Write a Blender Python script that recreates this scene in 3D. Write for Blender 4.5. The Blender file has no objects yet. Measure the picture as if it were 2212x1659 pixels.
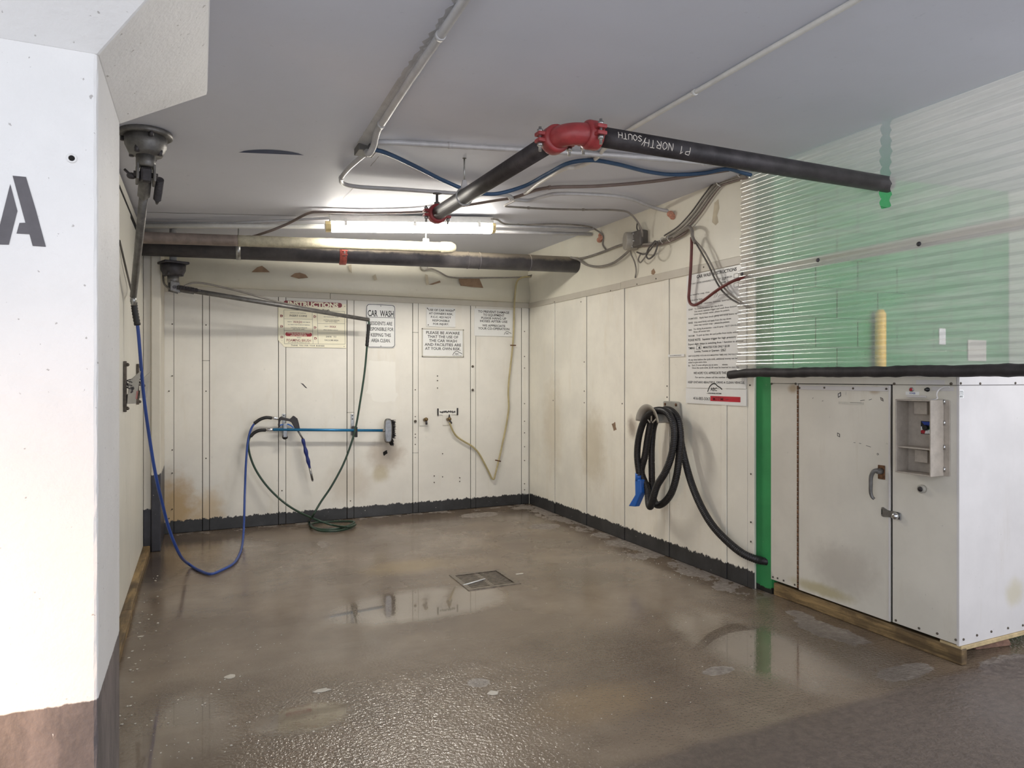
import bpy, bmesh, math, random
from mathutils import Vector, Matrix, noise

random.seed(7)
SC = bpy.context.scene
COL = SC.collection

# ------------------------------------------------------------------ camera
TH = math.radians(24.45)
CT, ST = math.cos(TH), math.sin(TH)
FPX, CX, HY, CAMH = 1485.0, 1106.0, 815.0, 1.4
cam_data = bpy.data.cameras.new('camera')
cam = bpy.data.objects.new('camera', cam_data)
COL.objects.link(cam)
cam.location = (0, 0, CAMH)
cam.rotation_euler = (math.pi / 2, 0, -TH)
cam_data.sensor_width = 36.0
cam_data.lens = FPX / 2212.0 * 36.0
cam_data.shift_y = -(829.5 - HY) / 2212.0
cam_data.clip_start = 0.05
SC.camera = cam

# ------------------------------------------------------------------ world, exposure, lights
world = bpy.data.worlds.new('garage_world')
SC.world = world
world.use_nodes = True
world.node_tree.nodes['Background'].inputs[0].default_value = (0.86, 0.91, 1.0, 1)
world.node_tree.nodes['Background'].inputs[1].default_value = 0.78
SC.view_settings.view_transform = 'Standard'
SC.view_settings.look = 'None'
SC.view_settings.exposure = 1.0
SC.view_settings.gamma = 1.0
SC.view_settings.use_curve_mapping = False

def area_light(name, loc, target, sx, sy, power, color, spread=180):
    d = bpy.data.lights.new(name, 'AREA')
    d.shape = 'RECTANGLE'; d.size = sx; d.size_y = sy
    d.energy = power; d.color = color; d.spread = math.radians(spread)
    o = bpy.data.objects.new(name, d)
    COL.objects.link(o)
    o.location = loc
    v = Vector(target) - Vector(loc)
    o.rotation_euler = v.to_track_quat('-Z', 'Y').to_euler()
    return o

# area lights for the garage behind and beside the camera (out of frame)
area_light('unseen_area_light', (-0.75, -0.3, 2.42), (-0.6, 1.6, 1.2), 1.2, 0.25, 6, (1.0, 0.985, 0.97))
area_light('unseen_area_light', (3.6, -1.6, 2.6), (3.7, 0.8, 0.6), 1.2, 0.25, 20, (0.98, 0.96, 0.98))
area_light('unseen_area_light', (4.9, 1.0, 2.66), (4.3, 2.6, 1.2), 1.2, 0.25, 9, (1.0, 0.97, 0.97))  # added lamp, brightens the space behind the plastic sheet
area_light('warm_low_light', (-1.35, 1.35, 0.30), (-0.72, 2.24, 0.55), 0.3, 0.25, 3.2, (1.0, 0.60, 0.30), 80)

# ------------------------------------------------------------------ pixel -> world helpers (points on real planes)
def ray(px, py):
    r = (px - CX) / FPX
    return Vector((r * CT + ST, CT - r * ST, (HY - py) / FPX))
O = Vector((0, 0, CAMH))
def at_x(px, py, X):
    d = ray(px, py); return O + d * (X / d.x)
def at_y(px, py, Y):
    d = ray(px, py); return O + d * (Y / d.y)
def at_z(px, py, Z):
    d = ray(px, py); return O + d * ((Z - CAMH) / d.z)
YB, XR, XL = 6.854, 3.325, -0.41           # back, right and left wall faces
CZ0, CS = 2.594, 0.048                     # sloping garage slab: z = CZ0 + CS * X
def ceil_z(X): return CZ0 + CS * X
def on_back(px, py, off=0.0): return at_y(px, py, YB - off)
def on_right(px, py, off=0.0): return at_x(px, py, XR - off)
def on_left(px, py, off=0.0): return at_x(px, py, XL + off)
def on_floor(px, py, z=0.0): return at_z(px, py, z)
def on_ceil(px, py, drop=0.0):
    d = ray(px, py)
    return O + d * ((CZ0 - drop - CAMH) / (d.z - CS * d.x))

# ------------------------------------------------------------------ mesh helpers
WM = {}                                    # world matrices of parents
def frame(o, U, V, W):
    m = Matrix.Identity(4)
    for i, a in enumerate((U, V, W)):
        for j in range(3): m[j][i] = a[j]
    for j in range(3): m[j][3] = o[j]
    return m
BU, BV, BW = (1, 0, 0), (0, 0, 1), (0, -1, 0)        # back wall axes: right, up, out
RU, RV, RW = (0, -1, 0), (0, 0, 1), (-1, 0, 0)       # right wall / cabinet front axes
LU, LV, LW = (0, 1, 0), (0, 0, 1), (1, 0, 0)         # left wall axes
def fback(p): return frame(p, BU, BV, BW)
def fright(p): return frame(p, RU, RV, RW)
def fleft(p): return frame(p, LU, LV, LW)

def catmull(pts, n=8):
    P = [Vector(p) for p in pts]
    if len(P) < 3: return P
    Q = [P[0] * 2 - P[1]] + P + [P[-1] * 2 - P[-2]]
    out = []
    for i in range(1, len(Q) - 2):
        a, b, c, d = Q[i - 1], Q[i], Q[i + 1], Q[i + 2]
        # centripetal parameters keep tight bends from overshooting
        t0 = 0.0
        t1 = t0 + max((b - a).length, 1e-5) ** 0.5
        t2 = t1 + max((c - b).length, 1e-5) ** 0.5
        t3 = t2 + max((d - c).length, 1e-5) ** 0.5
        for k in range(n):
            t = t1 + (t2 - t1) * k / n
            A1 = a * ((t1 - t) / (t1 - t0)) + b * ((t - t0) / (t1 - t0))
            A2 = b * ((t2 - t) / (t2 - t1)) + c * ((t - t1) / (t2 - t1))
            A3 = c * ((t3 - t) / (t3 - t2)) + d * ((t - t2) / (t3 - t2))
            B1 = A1 * ((t2 - t) / (t2 - t0)) + A2 * ((t - t0) / (t2 - t0))
            B2 = A2 * ((t3 - t) / (t3 - t1)) + A3 * ((t - t1) / (t3 - t1))
            out.append(B1 * ((t2 - t) / (t2 - t1)) + B2 * ((t - t1) / (t2 - t1)))
    out.append(P[-1])
    return out

def resample(pts, step):
    out = [pts[0].copy()]; acc = 0.0
    for a, b in zip(pts, pts[1:]):
        L = (b - a).length
        if L < 1e-9: continue
        s = step - acc
        while s <= L:
            out.append(a + (b - a) * (s / L)); s += step
        acc = L - (s - step)
    out.append(pts[-1].copy())
    return out

class MB:
    """collects primitives (given in frame F) into one world-space bmesh"""
    def __init__(s, F=None):
        s.bm = bmesh.new(); s.F = F or Matrix.Identity(4)
    def _v(s, co): return s.bm.verts.new(s.F @ Vector(co))
    def _f(s, vs, smooth=False):
        try:
            f = s.bm.faces.new(vs); f.smooth = smooth; return f
        except ValueError: return None
    def box(s, a, b):
        x0, y0, z0 = a; x1, y1, z1 = b
        v = [s._v(c) for c in ((x0, y0, z0), (x1, y0, z0), (x1, y1, z0), (x0, y1, z0), (x0, y0, z1), (x1, y0, z1), (x1, y1, z1), (x0, y1, z1))]
        for q in ((3, 2, 1, 0), (4, 5, 6, 7), (0, 1, 5, 4), (1, 2, 6, 5), (2, 3, 7, 6), (3, 0, 4, 7)):
            s._f([v[i] for i in q])
        return s
    def cbox(s, c, sz):
        return s.box([c[i] - sz[i] / 2 for i in range(3)], [c[i] + sz[i] / 2 for i in range(3)])
    def hexa(s, pts):
        v = [s._v(c) for c in pts]
        for q in ((3, 2, 1, 0), (4, 5, 6, 7), (0, 1, 5, 4), (1, 2, 6, 5), (2, 3, 7, 6), (3, 0, 4, 7)):
            s._f([v[i] for i in q])
        return s
    def prism(s, poly, w0, w1, smooth=False):
        a = [s._v((p[0], p[1], w0)) for p in poly]
        b = [s._v((p[0], p[1], w1)) for p in poly]
        s._f(a[::-1]); s._f(b)
        n = len(poly)
        for i in range(n): s._f([a[i], a[(i + 1) % n], b[(i + 1) % n], b[i]], smooth)
        return s
    def flat(s, poly, w=0.0):
        s._f([s._v((p[0], p[1], w)) for p in poly]); return s
    def sweep(s, pts, r, seg=10, cap=True, flatten=1.0):
        """tube through points; r is a number or a function of (index, count)"""
        P = [Vector(p) for p in pts]
        n = len(P)
        T = []
        for i in range(n):
            t = P[min(i + 1, n - 1)] - P[max(i - 1, 0)]
            T.append(t.normalized() if t.length > 1e-9 else Vector((0, 0, 1)))
        ref = Vector((0, 0, 1)) if abs(T[0].z) < 0.9 else Vector((1, 0, 0))
        N = (ref - T[0] * ref.dot(T[0])).normalized()
        rings = []
        for i in range(n):
            N = N - T[i] * N.dot(T[i])
            N = N.normalized() if N.length > 1e-6 else T[i].orthogonal().normalized()
            B = T[i].cross(N)
            rr = r(i, n) if callable(r) else r
            rings.append([s._v(P[i] + (N * math.cos(2 * math.pi * k / seg) + B * math.sin(2 * math.pi * k / seg) * flatten) * rr) for k in range(seg)])
        for a, b in zip(rings, rings[1:]):
            for k in range(seg): s._f([a[k], a[(k + 1) % seg], b[(k + 1) % seg], b[k]], True)
        if cap:
            s._f(rings[0][::-1]); s._f(rings[-1])
        return s
    def tube(s, pts, r, seg=10, n=8): return s.sweep(catmull(pts, n), r, seg)
    def cyl(s, a, b, r, r2=None, seg=20):
        r2 = r if r2 is None else r2
        return s.sweep([a, b], lambda i, n: r if i == 0 else r2, seg)
    def lathe(s, base, axis, prof, seg=28):
        """prof: (radius, height along axis)"""
        A = Vector(axis).normalized(); U = A.orthogonal().normalized(); V = A.cross(U); b = Vector(base)
        rings = [[s._v(b + A * h + (U * math.cos(2 * math.pi * k / seg) + V * math.sin(2 * math.pi * k / seg)) * max(r, 1e-4)) for k in range(seg)] for r, h in prof]
        for p, q in zip(rings, rings[1:]):
            for k in range(seg): s._f([p[k], p[(k + 1) % seg], q[(k + 1) % seg], q[k]], True)
        s._f(rings[0][::-1]); s._f(rings[-1])
        return s
    def torus(s, c, axis, R, r, seg=28, sub=10, a0=0.0, a1=2 * math.pi):
        A = Vector(axis).normalized(); U = A.orthogonal().normalized(); V = A.cross(U); c = Vector(c)
        full = a1 - a0 > 6.28
        m = seg + (0 if full else 1)
        pts = [c + (U * math.cos(a0 + (a1 - a0) * k / seg) + V * math.sin(a0 + (a1 - a0) * k / seg)) * R for k in range(m)]
        rings = []
        for k in range(m):
            a = a0 + (a1 - a0) * k / seg
            D = U * math.cos(a) + V * math.sin(a)
            rings.append([s._v(pts[k] + (D * math.cos(2 * math.pi * j / sub) + A * math.sin(2 * math.pi * j / sub)) * r) for j in range(sub)])
        for k in range(m if full else m - 1):
            p, q = rings[k], rings[(k + 1) % m]
            for j in range(sub): s._f([p[j], p[(j + 1) % sub], q[(j + 1) % sub], q[j]], True)
        if not full: s._f(rings[0][::-1]); s._f(rings[-1])
        return s
    def ball(s, c, r, sc=(1, 1, 1), seg=14, rings=8):
        m = bmesh.ops.create_uvsphere(s.bm, u_segments=seg, v_segments=rings, radius=r)
        for v in m['verts']:
            v.co = s.F @ (Vector((v.co.x * sc[0], v.co.y * sc[1], v.co.z * sc[2])) + Vector(c))
            for f in v.link_faces: f.smooth = True
        return s
    def build(s, name, mat, parent=None, bevel=0.0, bseg=2, recalc=True):
        if recalc: bmesh.ops.recalc_face_normals(s.bm, faces=s.bm.faces[:])
        me = bpy.data.meshes.new(name)
        if parent is not None:
            M = WM[parent.name]
            s.bm.transform(M.inverted())
            o = bpy.data.objects.new(name, me)
            o.parent = parent
            loc = None
        else:
            vs = s.bm.verts
            lo = [min(v.co[i] for v in vs) for i in range(3)]; hi = [max(v.co[i] for v in vs) for i in range(3)]
            loc = Vector(((lo[0] + hi[0]) / 2, (lo[1] + hi[1]) / 2, lo[2]))
            M = Matrix.Translation(loc)
            s.bm.transform(M.inverted())
            o = bpy.data.objects.new(name, me)
            o.location = loc
        s.bm.to_mesh(me); s.bm.free()
        for mm in (mat if isinstance(mat, (list, tuple)) else [mat]): me.materials.append(mm)
        COL.objects.link(o)
        WM[o.name] = M
        if bevel > 0:
            b = o.modifiers.new('bevel', 'BEVEL'); b.width = bevel; b.segments = bseg; b.limit_method = 'ANGLE'; b.angle_limit = math.radians(40)
        return o

def thing(name, label, cat, F, group=None):
    """an Empty at the thing's base; F a point or a frame matrix"""
    M = F if isinstance(F, Matrix) else Matrix.Translation(Vector(F))
    o = bpy.data.objects.new(name, None); COL.objects.link(o)
    o.empty_display_size = 0.05
    o.matrix_world = M
    WM[o.name] = M.copy()
    o['label'] = label; o['category'] = cat
    if group: o['group'] = group
    return o
def tag(o, label, cat, group=None):
    o['label'] = label; o['category'] = cat
    if group: o['group'] = group
    return o
def structure(o): o['kind'] = 'structure'; return o
def stuff(o): o['kind'] = 'stuff'; return o

# ------------------------------------------------------------------ lettering (flat print, converted to mesh at the end)
LETTERS = []
def lettering(parent, F, lines, mat, name='lettering', bold=0.012):
    """lines: (text, u_center, v_center, width or None, cap height) in frame F"""
    LETTERS.append((parent, F, lines, mat, name, bold))
def px_lines(F, plane, specs):
    """specs (text, pxl, pyl, pxr, pyr, cap px) -> lettering lines in frame F"""
    Fi = F.inverted(); out = []
    for t, xl, yl, xr, yr, h in specs:
        a, b = Fi @ plane(xl, yl), Fi @ plane(xr, yr)
        e = Fi @ plane((xl + xr) / 2, (yl + yr) / 2 + h)
        c = Fi @ plane((xl + xr) / 2, (yl + yr) / 2)
        out.append((t, (a.x + b.x) / 2, (a.y + b.y) / 2, abs(b.x - a.x), abs(c.y - e.y)))
    return out
def finish_letters():
    tmp = []
    for li, (parent, F, lines, mat, name, bold) in enumerate(LETTERS):
        for t, u, v, w, h in lines:
            c = bpy.data.curves.new('tmp_text', 'FONT'); c.body = t; c.size = 1.0; c.offset = bold; c.resolution_u = 2
            o = bpy.data.objects.new('tmp_text', c); COL.objects.link(o)
            tmp.append((li, o, u, v, w, h))
    dg = bpy.context.evaluated_depsgraph_get()
    meshes = [(li, bpy.data.meshes.new_from_object(o.evaluated_get(dg)), u, v, w, h) for li, o, u, v, w, h in tmp]
    for _, o, *_r in tmp:
        c = o.data; bpy.data.objects.remove(o); bpy.data.curves.remove(c)
    for li, (parent, F, lines, mat, name, bold) in enumerate(LETTERS):
        mb = MB(F)
        for lj, me, u, v, w, h in meshes:
            if lj != li or not len(me.vertices): continue
            xs = [q.co.x for q in me.vertices]
            x0, x1 = min(xs), max(xs)
            sy = h / 0.73
            sx = (w / (x1 - x0)) if w else sy
            vs = [mb._v((u + (q.co.x - (x0 + x1) / 2) * sx, v + (q.co.y - 0.365) * sy, 0.0)) for q in me.vertices]
            for p in me.polygons: mb._f([vs[i] for i in p.vertices])
        for lj, me, *_r in meshes:
            if lj == li: bpy.data.meshes.remove(me)
        stuff(mb.build(name, mat, parent, recalc=False))

# ------------------------------------------------------------------ materials
def lin(c):
    return tuple(((x / 255.0) / 12.92 if x / 255.0 <= 0.04045 else ((x / 255.0 + 0.055) / 1.055) ** 2.4) for x in c)
class NT:
    def __init__(s, name):
        s.m = bpy.data.materials.new(name); s.m.use_nodes = True
        s.t = s.m.node_tree; s.n = s.t.nodes; s.l = s.t.links
        s.b = s.n['Principled BSDF']
        s.pos = None
    def new(s, k, **kw):
        x = s.n.new(k)
        for a, v in kw.items(): setattr(x, a, v)
        return x
    def link(s, a, b): s.l.new(a, b)
    def P(s):
        if s.pos is None: s.pos = s.new('ShaderNodeNewGeometry').outputs['Position']
        return s.pos
    def noise(s, scale, detail=4.0, rough=0.6, vec=None, dim='3D'):
        x = s.new('ShaderNodeTexNoise'); x.inputs['Scale'].default_value = scale; x.inputs['Detail'].default_value = detail; x.inputs['Roughness'].default_value = rough
        s.link(vec or s.P(), x.inputs['Vector']); return x.outputs['Fac']
    def math(s, op, a, b=None, c=None, clamp=False):
        x = s.new('ShaderNodeMath', operation=op); x.use_clamp = clamp
        for i, v in enumerate((a, b, c)):
            if v is None: continue
            if isinstance(v, (int, float)): x.inputs[i].default_value = v
            else: s.link(v, x.inputs[i])
        return x.outputs[0]
    def ramp(s, f, a, b, lo=0.0, hi=1.0, smooth=True):
        x = s.new('ShaderNodeMapRange'); x.interpolation_type = 'SMOOTHSTEP' if smooth else 'LINEAR'
        s.link(f, x.inputs[0])
        for i, v in ((1, a), (2, b), (3, lo), (4, hi)): x.inputs[i].default_value = v
        return x.outputs[0]
    def mix(s, f, a, b):
        x = s.new('ShaderNodeMix', data_type='RGBA')
        if isinstance(f, (int, float)): x.inputs[0].default_value = f
        else: s.link(f, x.inputs[0])
        for i, v in ((6, a), (7, b)):
            if isinstance(v, tuple): x.inputs[i].default_value = v + (1,) if len(v) == 3 else v
            else: s.link(v, x.inputs[i])
        return x.outputs[2]
    def xyz(s):
        x = s.new('ShaderNodeSeparateXYZ'); s.link(s.P(), x.inputs[0]); return x.outputs
    def scaled(s, v):
        x = s.new('ShaderNodeVectorMath', operation='MULTIPLY'); s.link(s.P(), x.inputs[0]); x.inputs[1].default_value = v; return x.outputs[0]
    def blob(s, c, r, soft=0.5, nz=0.25, nscale=9.0):
        """soft-edged ellipsoid mask round a world point with a ragged edge"""
        a = s.new('ShaderNodeVectorMath', operation='SUBTRACT'); s.link(s.P(), a.inputs[0]); a.inputs[1].default_value = c
        b = s.new('ShaderNodeVectorMath', operation='DIVIDE'); s.link(a.outputs[0], b.inputs[0]); b.inputs[1].default_value = r
        l = s.new('ShaderNodeVectorMath', operation='LENGTH'); s.link(b.outputs[0], l.inputs[0])
        d = s.math('ADD', l.outputs['Value'], s.math('MULTIPLY', s.math('SUBTRACT', s.noise(nscale, 5), 0.5), nz * 2))
        return s.ramp(d, 1.0, 1.0 - soft)
    def bump(s, h, strength=0.3, dist=0.01):
        x = s.new('ShaderNodeBump'); x.inputs['Strength'].default_value = strength; x.inputs['Distance'].default_value = dist
        s.link(h, x.inputs['Height']); s.link(x.outputs[0], s.b.inputs['Normal'])
    def out(s, color=None, rough=None, metal=None, spec=None):
        for k, v in (('Base Color', color), ('Roughness', rough), ('Metallic', metal), ('Specular IOR Level', spec)):
            if v is None: continue
            if isinstance(v, (int, float)): s.b.inputs[k].default_value = v
            elif isinstance(v, tuple): s.b.inputs[k].default_value = v + (1,)
            else: s.link(v, s.b.inputs[k])
        return s.m
def plain(name, rgb, rough=0.5, metal=0.0, var=0.12, scale=14.0, bump=0.0, bscale=60.0, dark=None):
    t = NT(name); c = lin(rgb)
    n = t.noise(scale, 5, 0.65)
    lo = tuple(x * (1 - var * 1.6) for x in c) if dark is None else lin(dark)
    hi = tuple(min(1, x * (1 + var * 0.6)) for x in c)
    col = t.mix(t.ramp(n, 0.32, 0.68), lo, hi)
    if bump: t.bump(t.noise(bscale, 4), bump, 0.004)
    return t.out(col, rough, metal)
def emit(name, rgb, strength):
    t = NT(name); e = t.new('ShaderNodeEmission'); e.inputs[0].default_value = lin(rgb) + (1,); e.inputs[1].default_value = strength
    t.link(e.outputs[0], t.n['Material Output'].inputs[0]); return t.m
def wall_paint(name, rgb, band=None, band_rgb=(62, 62, 63), stains=(), rough=0.42, grime=0.10, bump=0.12):
    """old enamel over sheet or concrete: broad grime, vertical streaks, flaked dark skirting paint, given stains"""
    t = NT(name); c = lin(rgb)
    n1 = t.noise(2.1, 5, 0.6)
    n2 = t.noise(1.0, 6, 0.7, t.scaled((9.0, 9.0, 1.3)))
    n3 = t.noise(26.0, 4, 0.6)
    col = t.mix(t.ramp(n1, 0.3, 0.7), tuple(x * (1 - grime) for x in c), c)
    col = t.mix(t.ramp(n2, 0.52, 0.78, 0.0, grime * 2.4), col, tuple(x * y for x, y in zip(c, (0.78, 0.70, 0.56))))
    col = t.mix(t.ramp(n3, 0.66, 0.74, 0.0, 0.35), col, tuple(x * 0.72 for x in c))
    z = t.xyz()[2]
    for cc, rr, sc, st in stains:
        col = t.mix(t.math('MULTIPLY', t.blob(cc, rr, 0.75, 0.35, 11.0), st), col, lin(sc))
    if band:
        rag = t.noise(1.0, 8, 0.75, t.scaled((30.0, 30.0, 16.0)))
        zz = t.math('ADD', z, t.math('MULTIPLY', t.math('SUBTRACT', rag, 0.5), 0.10))
        f = t.ramp(zz, band + 0.002, band - 0.002, smooth=False)
        flake = t.ramp(t.noise(38.0, 5, 0.7), 0.70, 0.72)
        f = t.math('MULTIPLY', f, t.math('SUBTRACT', 1.0, flake))
        bc = t.mix(t.ramp(t.noise(7.0, 5), 0.35, 0.7), tuple(x * 0.62 for x in lin(band_rgb)), lin(band_rgb))
        col = t.mix(f, col, bc)
    if bump: t.bump(t.noise(5.0, 5, 0.55), bump, 0.012)
    return t.out(col, rough)

M = {}
CREAM = (241, 237, 227)
M['back_paint'] = wall_paint('back_panel_paint', CREAM, 0.113, stains=[
    ((-0.2, 6.85, 0.22), (0.24, 0.4, 0.45), (186, 146, 72), 0.75), ((0.06, 6.85, 0.16), (0.2, 0.4, 0.3), (196, 160, 92), 0.55),
    ((1.72, 6.85, 0.62), (0.26, 0.4, 0.22), (150, 124, 96), 0.5), ((1.66, 6.85, 0.42), (0.12, 0.4, 0.12), (170, 150, 80), 0.45), ((1.35, 6.85, 0.35), (0.3, 0.4, 0.25), (196, 180, 158), 0.4)])
M['right_paint'] = wall_paint('right_panel_paint', (246, 242, 229), 0.118, stains=[
    ((3.32, 4.86, 0.98), (0.4, 0.09, 0.12), (120, 98, 78), 0.7), ((3.32, 5.5, 0.75), (0.4, 0.3, 0.5), (190, 174, 140), 0.5), ((3.32, 6.3, 0.9), (0.4, 0.3, 0.7), (196, 180, 148), 0.4)], grime=0.12)
M['left_paint'] = wall_paint('left_panel_paint', (228, 225, 214), None, grime=0.06)
M['pilaster_strip'] = wall_paint('pilaster_strip_paint', (214, 208, 196), 0.35, (66, 66, 74))
M['pilaster_paint'] = wall_paint('pilaster_paint', (222, 216, 202), 0.62, (66, 66, 74))
M['concrete_paint'] = wall_paint('upper_wall_paint', (232, 228, 212), None, grime=0.07, bump=0.3)
M['rail_paint'] = wall_paint('top_rail_paint', (206, 200, 186), None, grime=0.10)
M['white_new'] = wall_paint('repaint_patch', (243, 240, 231), None, grime=0.03, bump=0)
M['bare'] = plain('bare_plaster', (150, 124, 100), 0.8, var=0.15)
M['bare_pale'] = plain('bare_plaster_pale', (206, 196, 172), 0.8, var=0.1)
M['ceiling'] = wall_paint('slab_paint', (214, 216, 226), None, grime=0.03, rough=0.6, bump=0.18)
M['column'] = None
M['sign_white'] = plain('sign_enamel_white', (238, 238, 235), 0.35, var=0.02, scale=5)
M['sign_cream'] = plain('sign_plastic_cream', (246, 240, 214), 0.4, var=0.02, scale=5)
M['ink'] = plain('print_black', (28, 28, 30), 0.5, var=0.02)
M['ink_grey'] = plain('print_grey', (74, 72, 70), 0.5, var=0.02)
M['red_print'] = plain('print_red', (176, 34, 48), 0.45, var=0.04)
M['dark_red'] = plain('print_dark_red', (132, 34, 44), 0.45, var=0.04)
M['red_tape'] = plain('red_tape', (190, 26, 48), 0.45, var=0.06)
M['blue_print'] = plain('print_blue', (40, 70, 160), 0.45, var=0.04)
M['green_print'] = plain('print_green', (40, 130, 80), 0.45, var=0.04)
M['pipe_black'] = plain('black_steel_pipe', (62, 58, 60), 0.5, 0.25, 0.3, 9, 0.15)
M['pipe_dusty'] = None
M['fitting_red'] = plain('red_painted_iron', (154, 58, 60), 0.38, 0.0, 0.12, 20, 0.2)
M['clamp_red'] = plain('faded_red_clamp', (200, 104, 92), 0.5, 0.0, 0.2, 40)
M['zinc'] = plain('zinc_plated', (176, 176, 174), 0.32, 0.85, 0.15, 30)
M['steel'] = plain('brushed_steel', (150, 150, 150), 0.28, 0.9, 0.15, 24)
M['chrome'] = plain('chrome', (214, 214, 214), 0.12, 1.0, 0.05)
M['dull_steel'] = plain('dull_cast_metal', (122, 120, 118), 0.45, 0.55, 0.2, 18, 0.2)
M['dark_metal'] = plain('dark_cast_metal', (78, 75, 78), 0.5, 0.4, 0.2, 20, 0.2)
M['conduit'] = plain('grey_painted_conduit', (190, 189, 190), 0.42, 0.15, 0.08, 12)
M['conduit_white'] = plain('white_painted_conduit', (222, 220, 214), 0.45, 0.0, 0.06, 12)
M['cable_grey'] = plain('grey_pvc_cable', (140, 134, 126), 0.5, 0.0, 0.15, 12)
M['cable_dark'] = plain('dark_grey_cable', (96, 92, 88), 0.5, 0.0, 0.15, 12)
M['cable_brown'] = plain('brown_cable', (112, 72, 64), 0.5, 0.0, 0.15, 12)
M['cable_red'] = plain('dark_red_hose', (110, 48, 44), 0.42, 0.0, 0.2, 9)
M['cable_blue'] = plain('blue_cable', (52, 82, 116), 0.45, 0.0, 0.1, 9)
M['conduit_taupe'] = plain('taupe_conduit', (126, 112, 106), 0.5, 0.1, 0.12, 9)
M['brown_pipe'] = plain('dull_brown_pipe', (138, 124, 116), 0.6, 0.1, 0.15, 12)
M['wrap'] = plain('painted_pipe_wrap', (176, 169, 148), 0.7, 0.0, 0.12, 26, 0.6, 50)
M['housing'] = plain('lamp_housing_white', (216, 214, 208), 0.45, 0.0, 0.06)
M['end_cap'] = plain('yellowed_end_cap', (226, 206, 150), 0.4, 0.0, 0.08)
M['lamp'] = emit('fluorescent_lens', (255, 249, 238), 31.0)
M['hose_blue'] = plain('blue_hose', (44, 74, 148), 0.35, 0.0, 0.1, 6)
M['hose_green'] = plain('green_hose', (42, 66, 52), 0.32, 0.0, 0.12, 6)
M['rubber'] = plain('black_rubber', (34, 33, 34), 0.5, 0.0, 0.15, 20)
M['vac_hose'] = plain('black_vacuum_hose', (34, 33, 35), 0.42, 0.0, 0.2, 8)
M['foam'] = plain('black_foam_sleeve', (52, 48, 50), 0.62, 0.0, 0.35, 7, 0.5, 16)
M['blue_plastic'] = plain('blue_plastic', (34, 100, 190), 0.38, 0.0, 0.05)
M['blue_grip'] = plain('dark_blue_grip', (30, 46, 116), 0.42, 0.0, 0.08)
M['blue_pole'] = plain('blue_anodised_pole', (42, 122, 172), 0.28, 0.35, 0.05)
M['black_plastic'] = plain('black_plastic', (48, 44, 46), 0.45, 0.0, 0.08)
M['bristle'] = plain('black_bristle', (26, 24, 28), 0.7, 0.0, 0.2)
M['grey_plastic'] = plain('grey_plastic', (168, 164, 154), 0.5, 0.0, 0.06)
M['grey_label'] = plain('grey_label', (206, 202, 190), 0.5, 0.0, 0.06)
M['brass'] = plain('old_brass', (140, 118, 84), 0.35, 0.8, 0.2, 30)
M['copper'] = plain('painted_copper_tube', (176, 160, 128), 0.35, 0.3, 0.2, 8)
M['tan_hose'] = plain('tan_plastic_tube', (186, 172, 128), 0.32, 0.0, 0.1, 10)
M['pink_foam'] = plain('pink_sealing_foam', (206, 150, 128), 0.9, 0.0, 0.2, 60, 0.8, 80)
M['dark_gap'] = plain('dark_recess', (26, 24, 23), 0.9, var=0.1)
M['clip_bar'] = plain('grimy_clip_steel', (104, 95, 86), 0.6, 0.3, 0.3, 40)
M['rust'] = plain('rusty_steel', (120, 84, 56), 0.65, 0.3, 0.35, 60, 0.3)
M['cab_front'] = None
M['grill_iron'] = plain('wet_grate_iron', (132, 122, 110), 0.3, 0.5, 0.25, 30, 0.3)
M['chalk'] = plain('white_chalk', (222, 214, 204), 0.9, var=0.04)
M['stencil'] = plain('stencil_grey_paint', (96, 93, 97), 0.6, var=0.08)
M['screw'] = plain('screw_heads', (96, 88, 78), 0.5, 0.4, 0.2)
M['blue_deep'] = plain('deep_blue_paint', (40, 54, 92), 0.6, var=0.1)
M['knob'] = plain('knob_black', (22, 22, 24), 0.3, 0.0, 0.05)
M['litter'] = plain('pale_paper_scrap', (206, 200, 188), 0.8, var=0.1)
M['stone'] = plain('brown_support_block', (136, 104, 88), 0.85, var=0.25, scale=20, bump=0.5)

def mk_column():
    t = NT('column_paint'); c = lin((236, 235, 234))
    col = t.mix(t.ramp(t.noise(3.0, 5), 0.3, 0.7), tuple(x * 0.94 for x in c), c)
    pits = t.ramp(t.noise(46.0, 3, 0.5), 0.69, 0.73)
    col = t.mix(t.math('MULTIPLY', pits, 0.55), col, lin((120, 110, 104)))
    z = t.xyz()[2]
    rag = t.math('MULTIPLY', t.math('SUBTRACT', t.noise(40.0, 5), 0.5), 0.014)
    f = t.ramp(t.math('ADD', z, rag), 0.4975, 0.4935, smooth=False)
    dk = t.mix(t.ramp(t.noise(9.0, 5, 0.7, t.scaled((1, 1, 0.4))), 0.35, 0.7), lin((98, 92, 92)), lin((132, 122, 120)))
    flake = t.ramp(t.noise(1.0, 5, 0.7, t.scaled((40, 40, 9))), 0.70, 0.73)
    col = t.mix(t.math('MULTIPLY', f, t.math('SUBTRACT', 1.0, t.math('MULTIPLY', flake, 0.8))), col, dk)
    t.bump(t.math('ADD', t.noise(60.0, 4), t.math('MULTIPLY', t.noise(6.0, 4), 2.0)), 0.35, 0.006)
    return t.out(col, 0.55)
M['column'] = mk_column()
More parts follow.
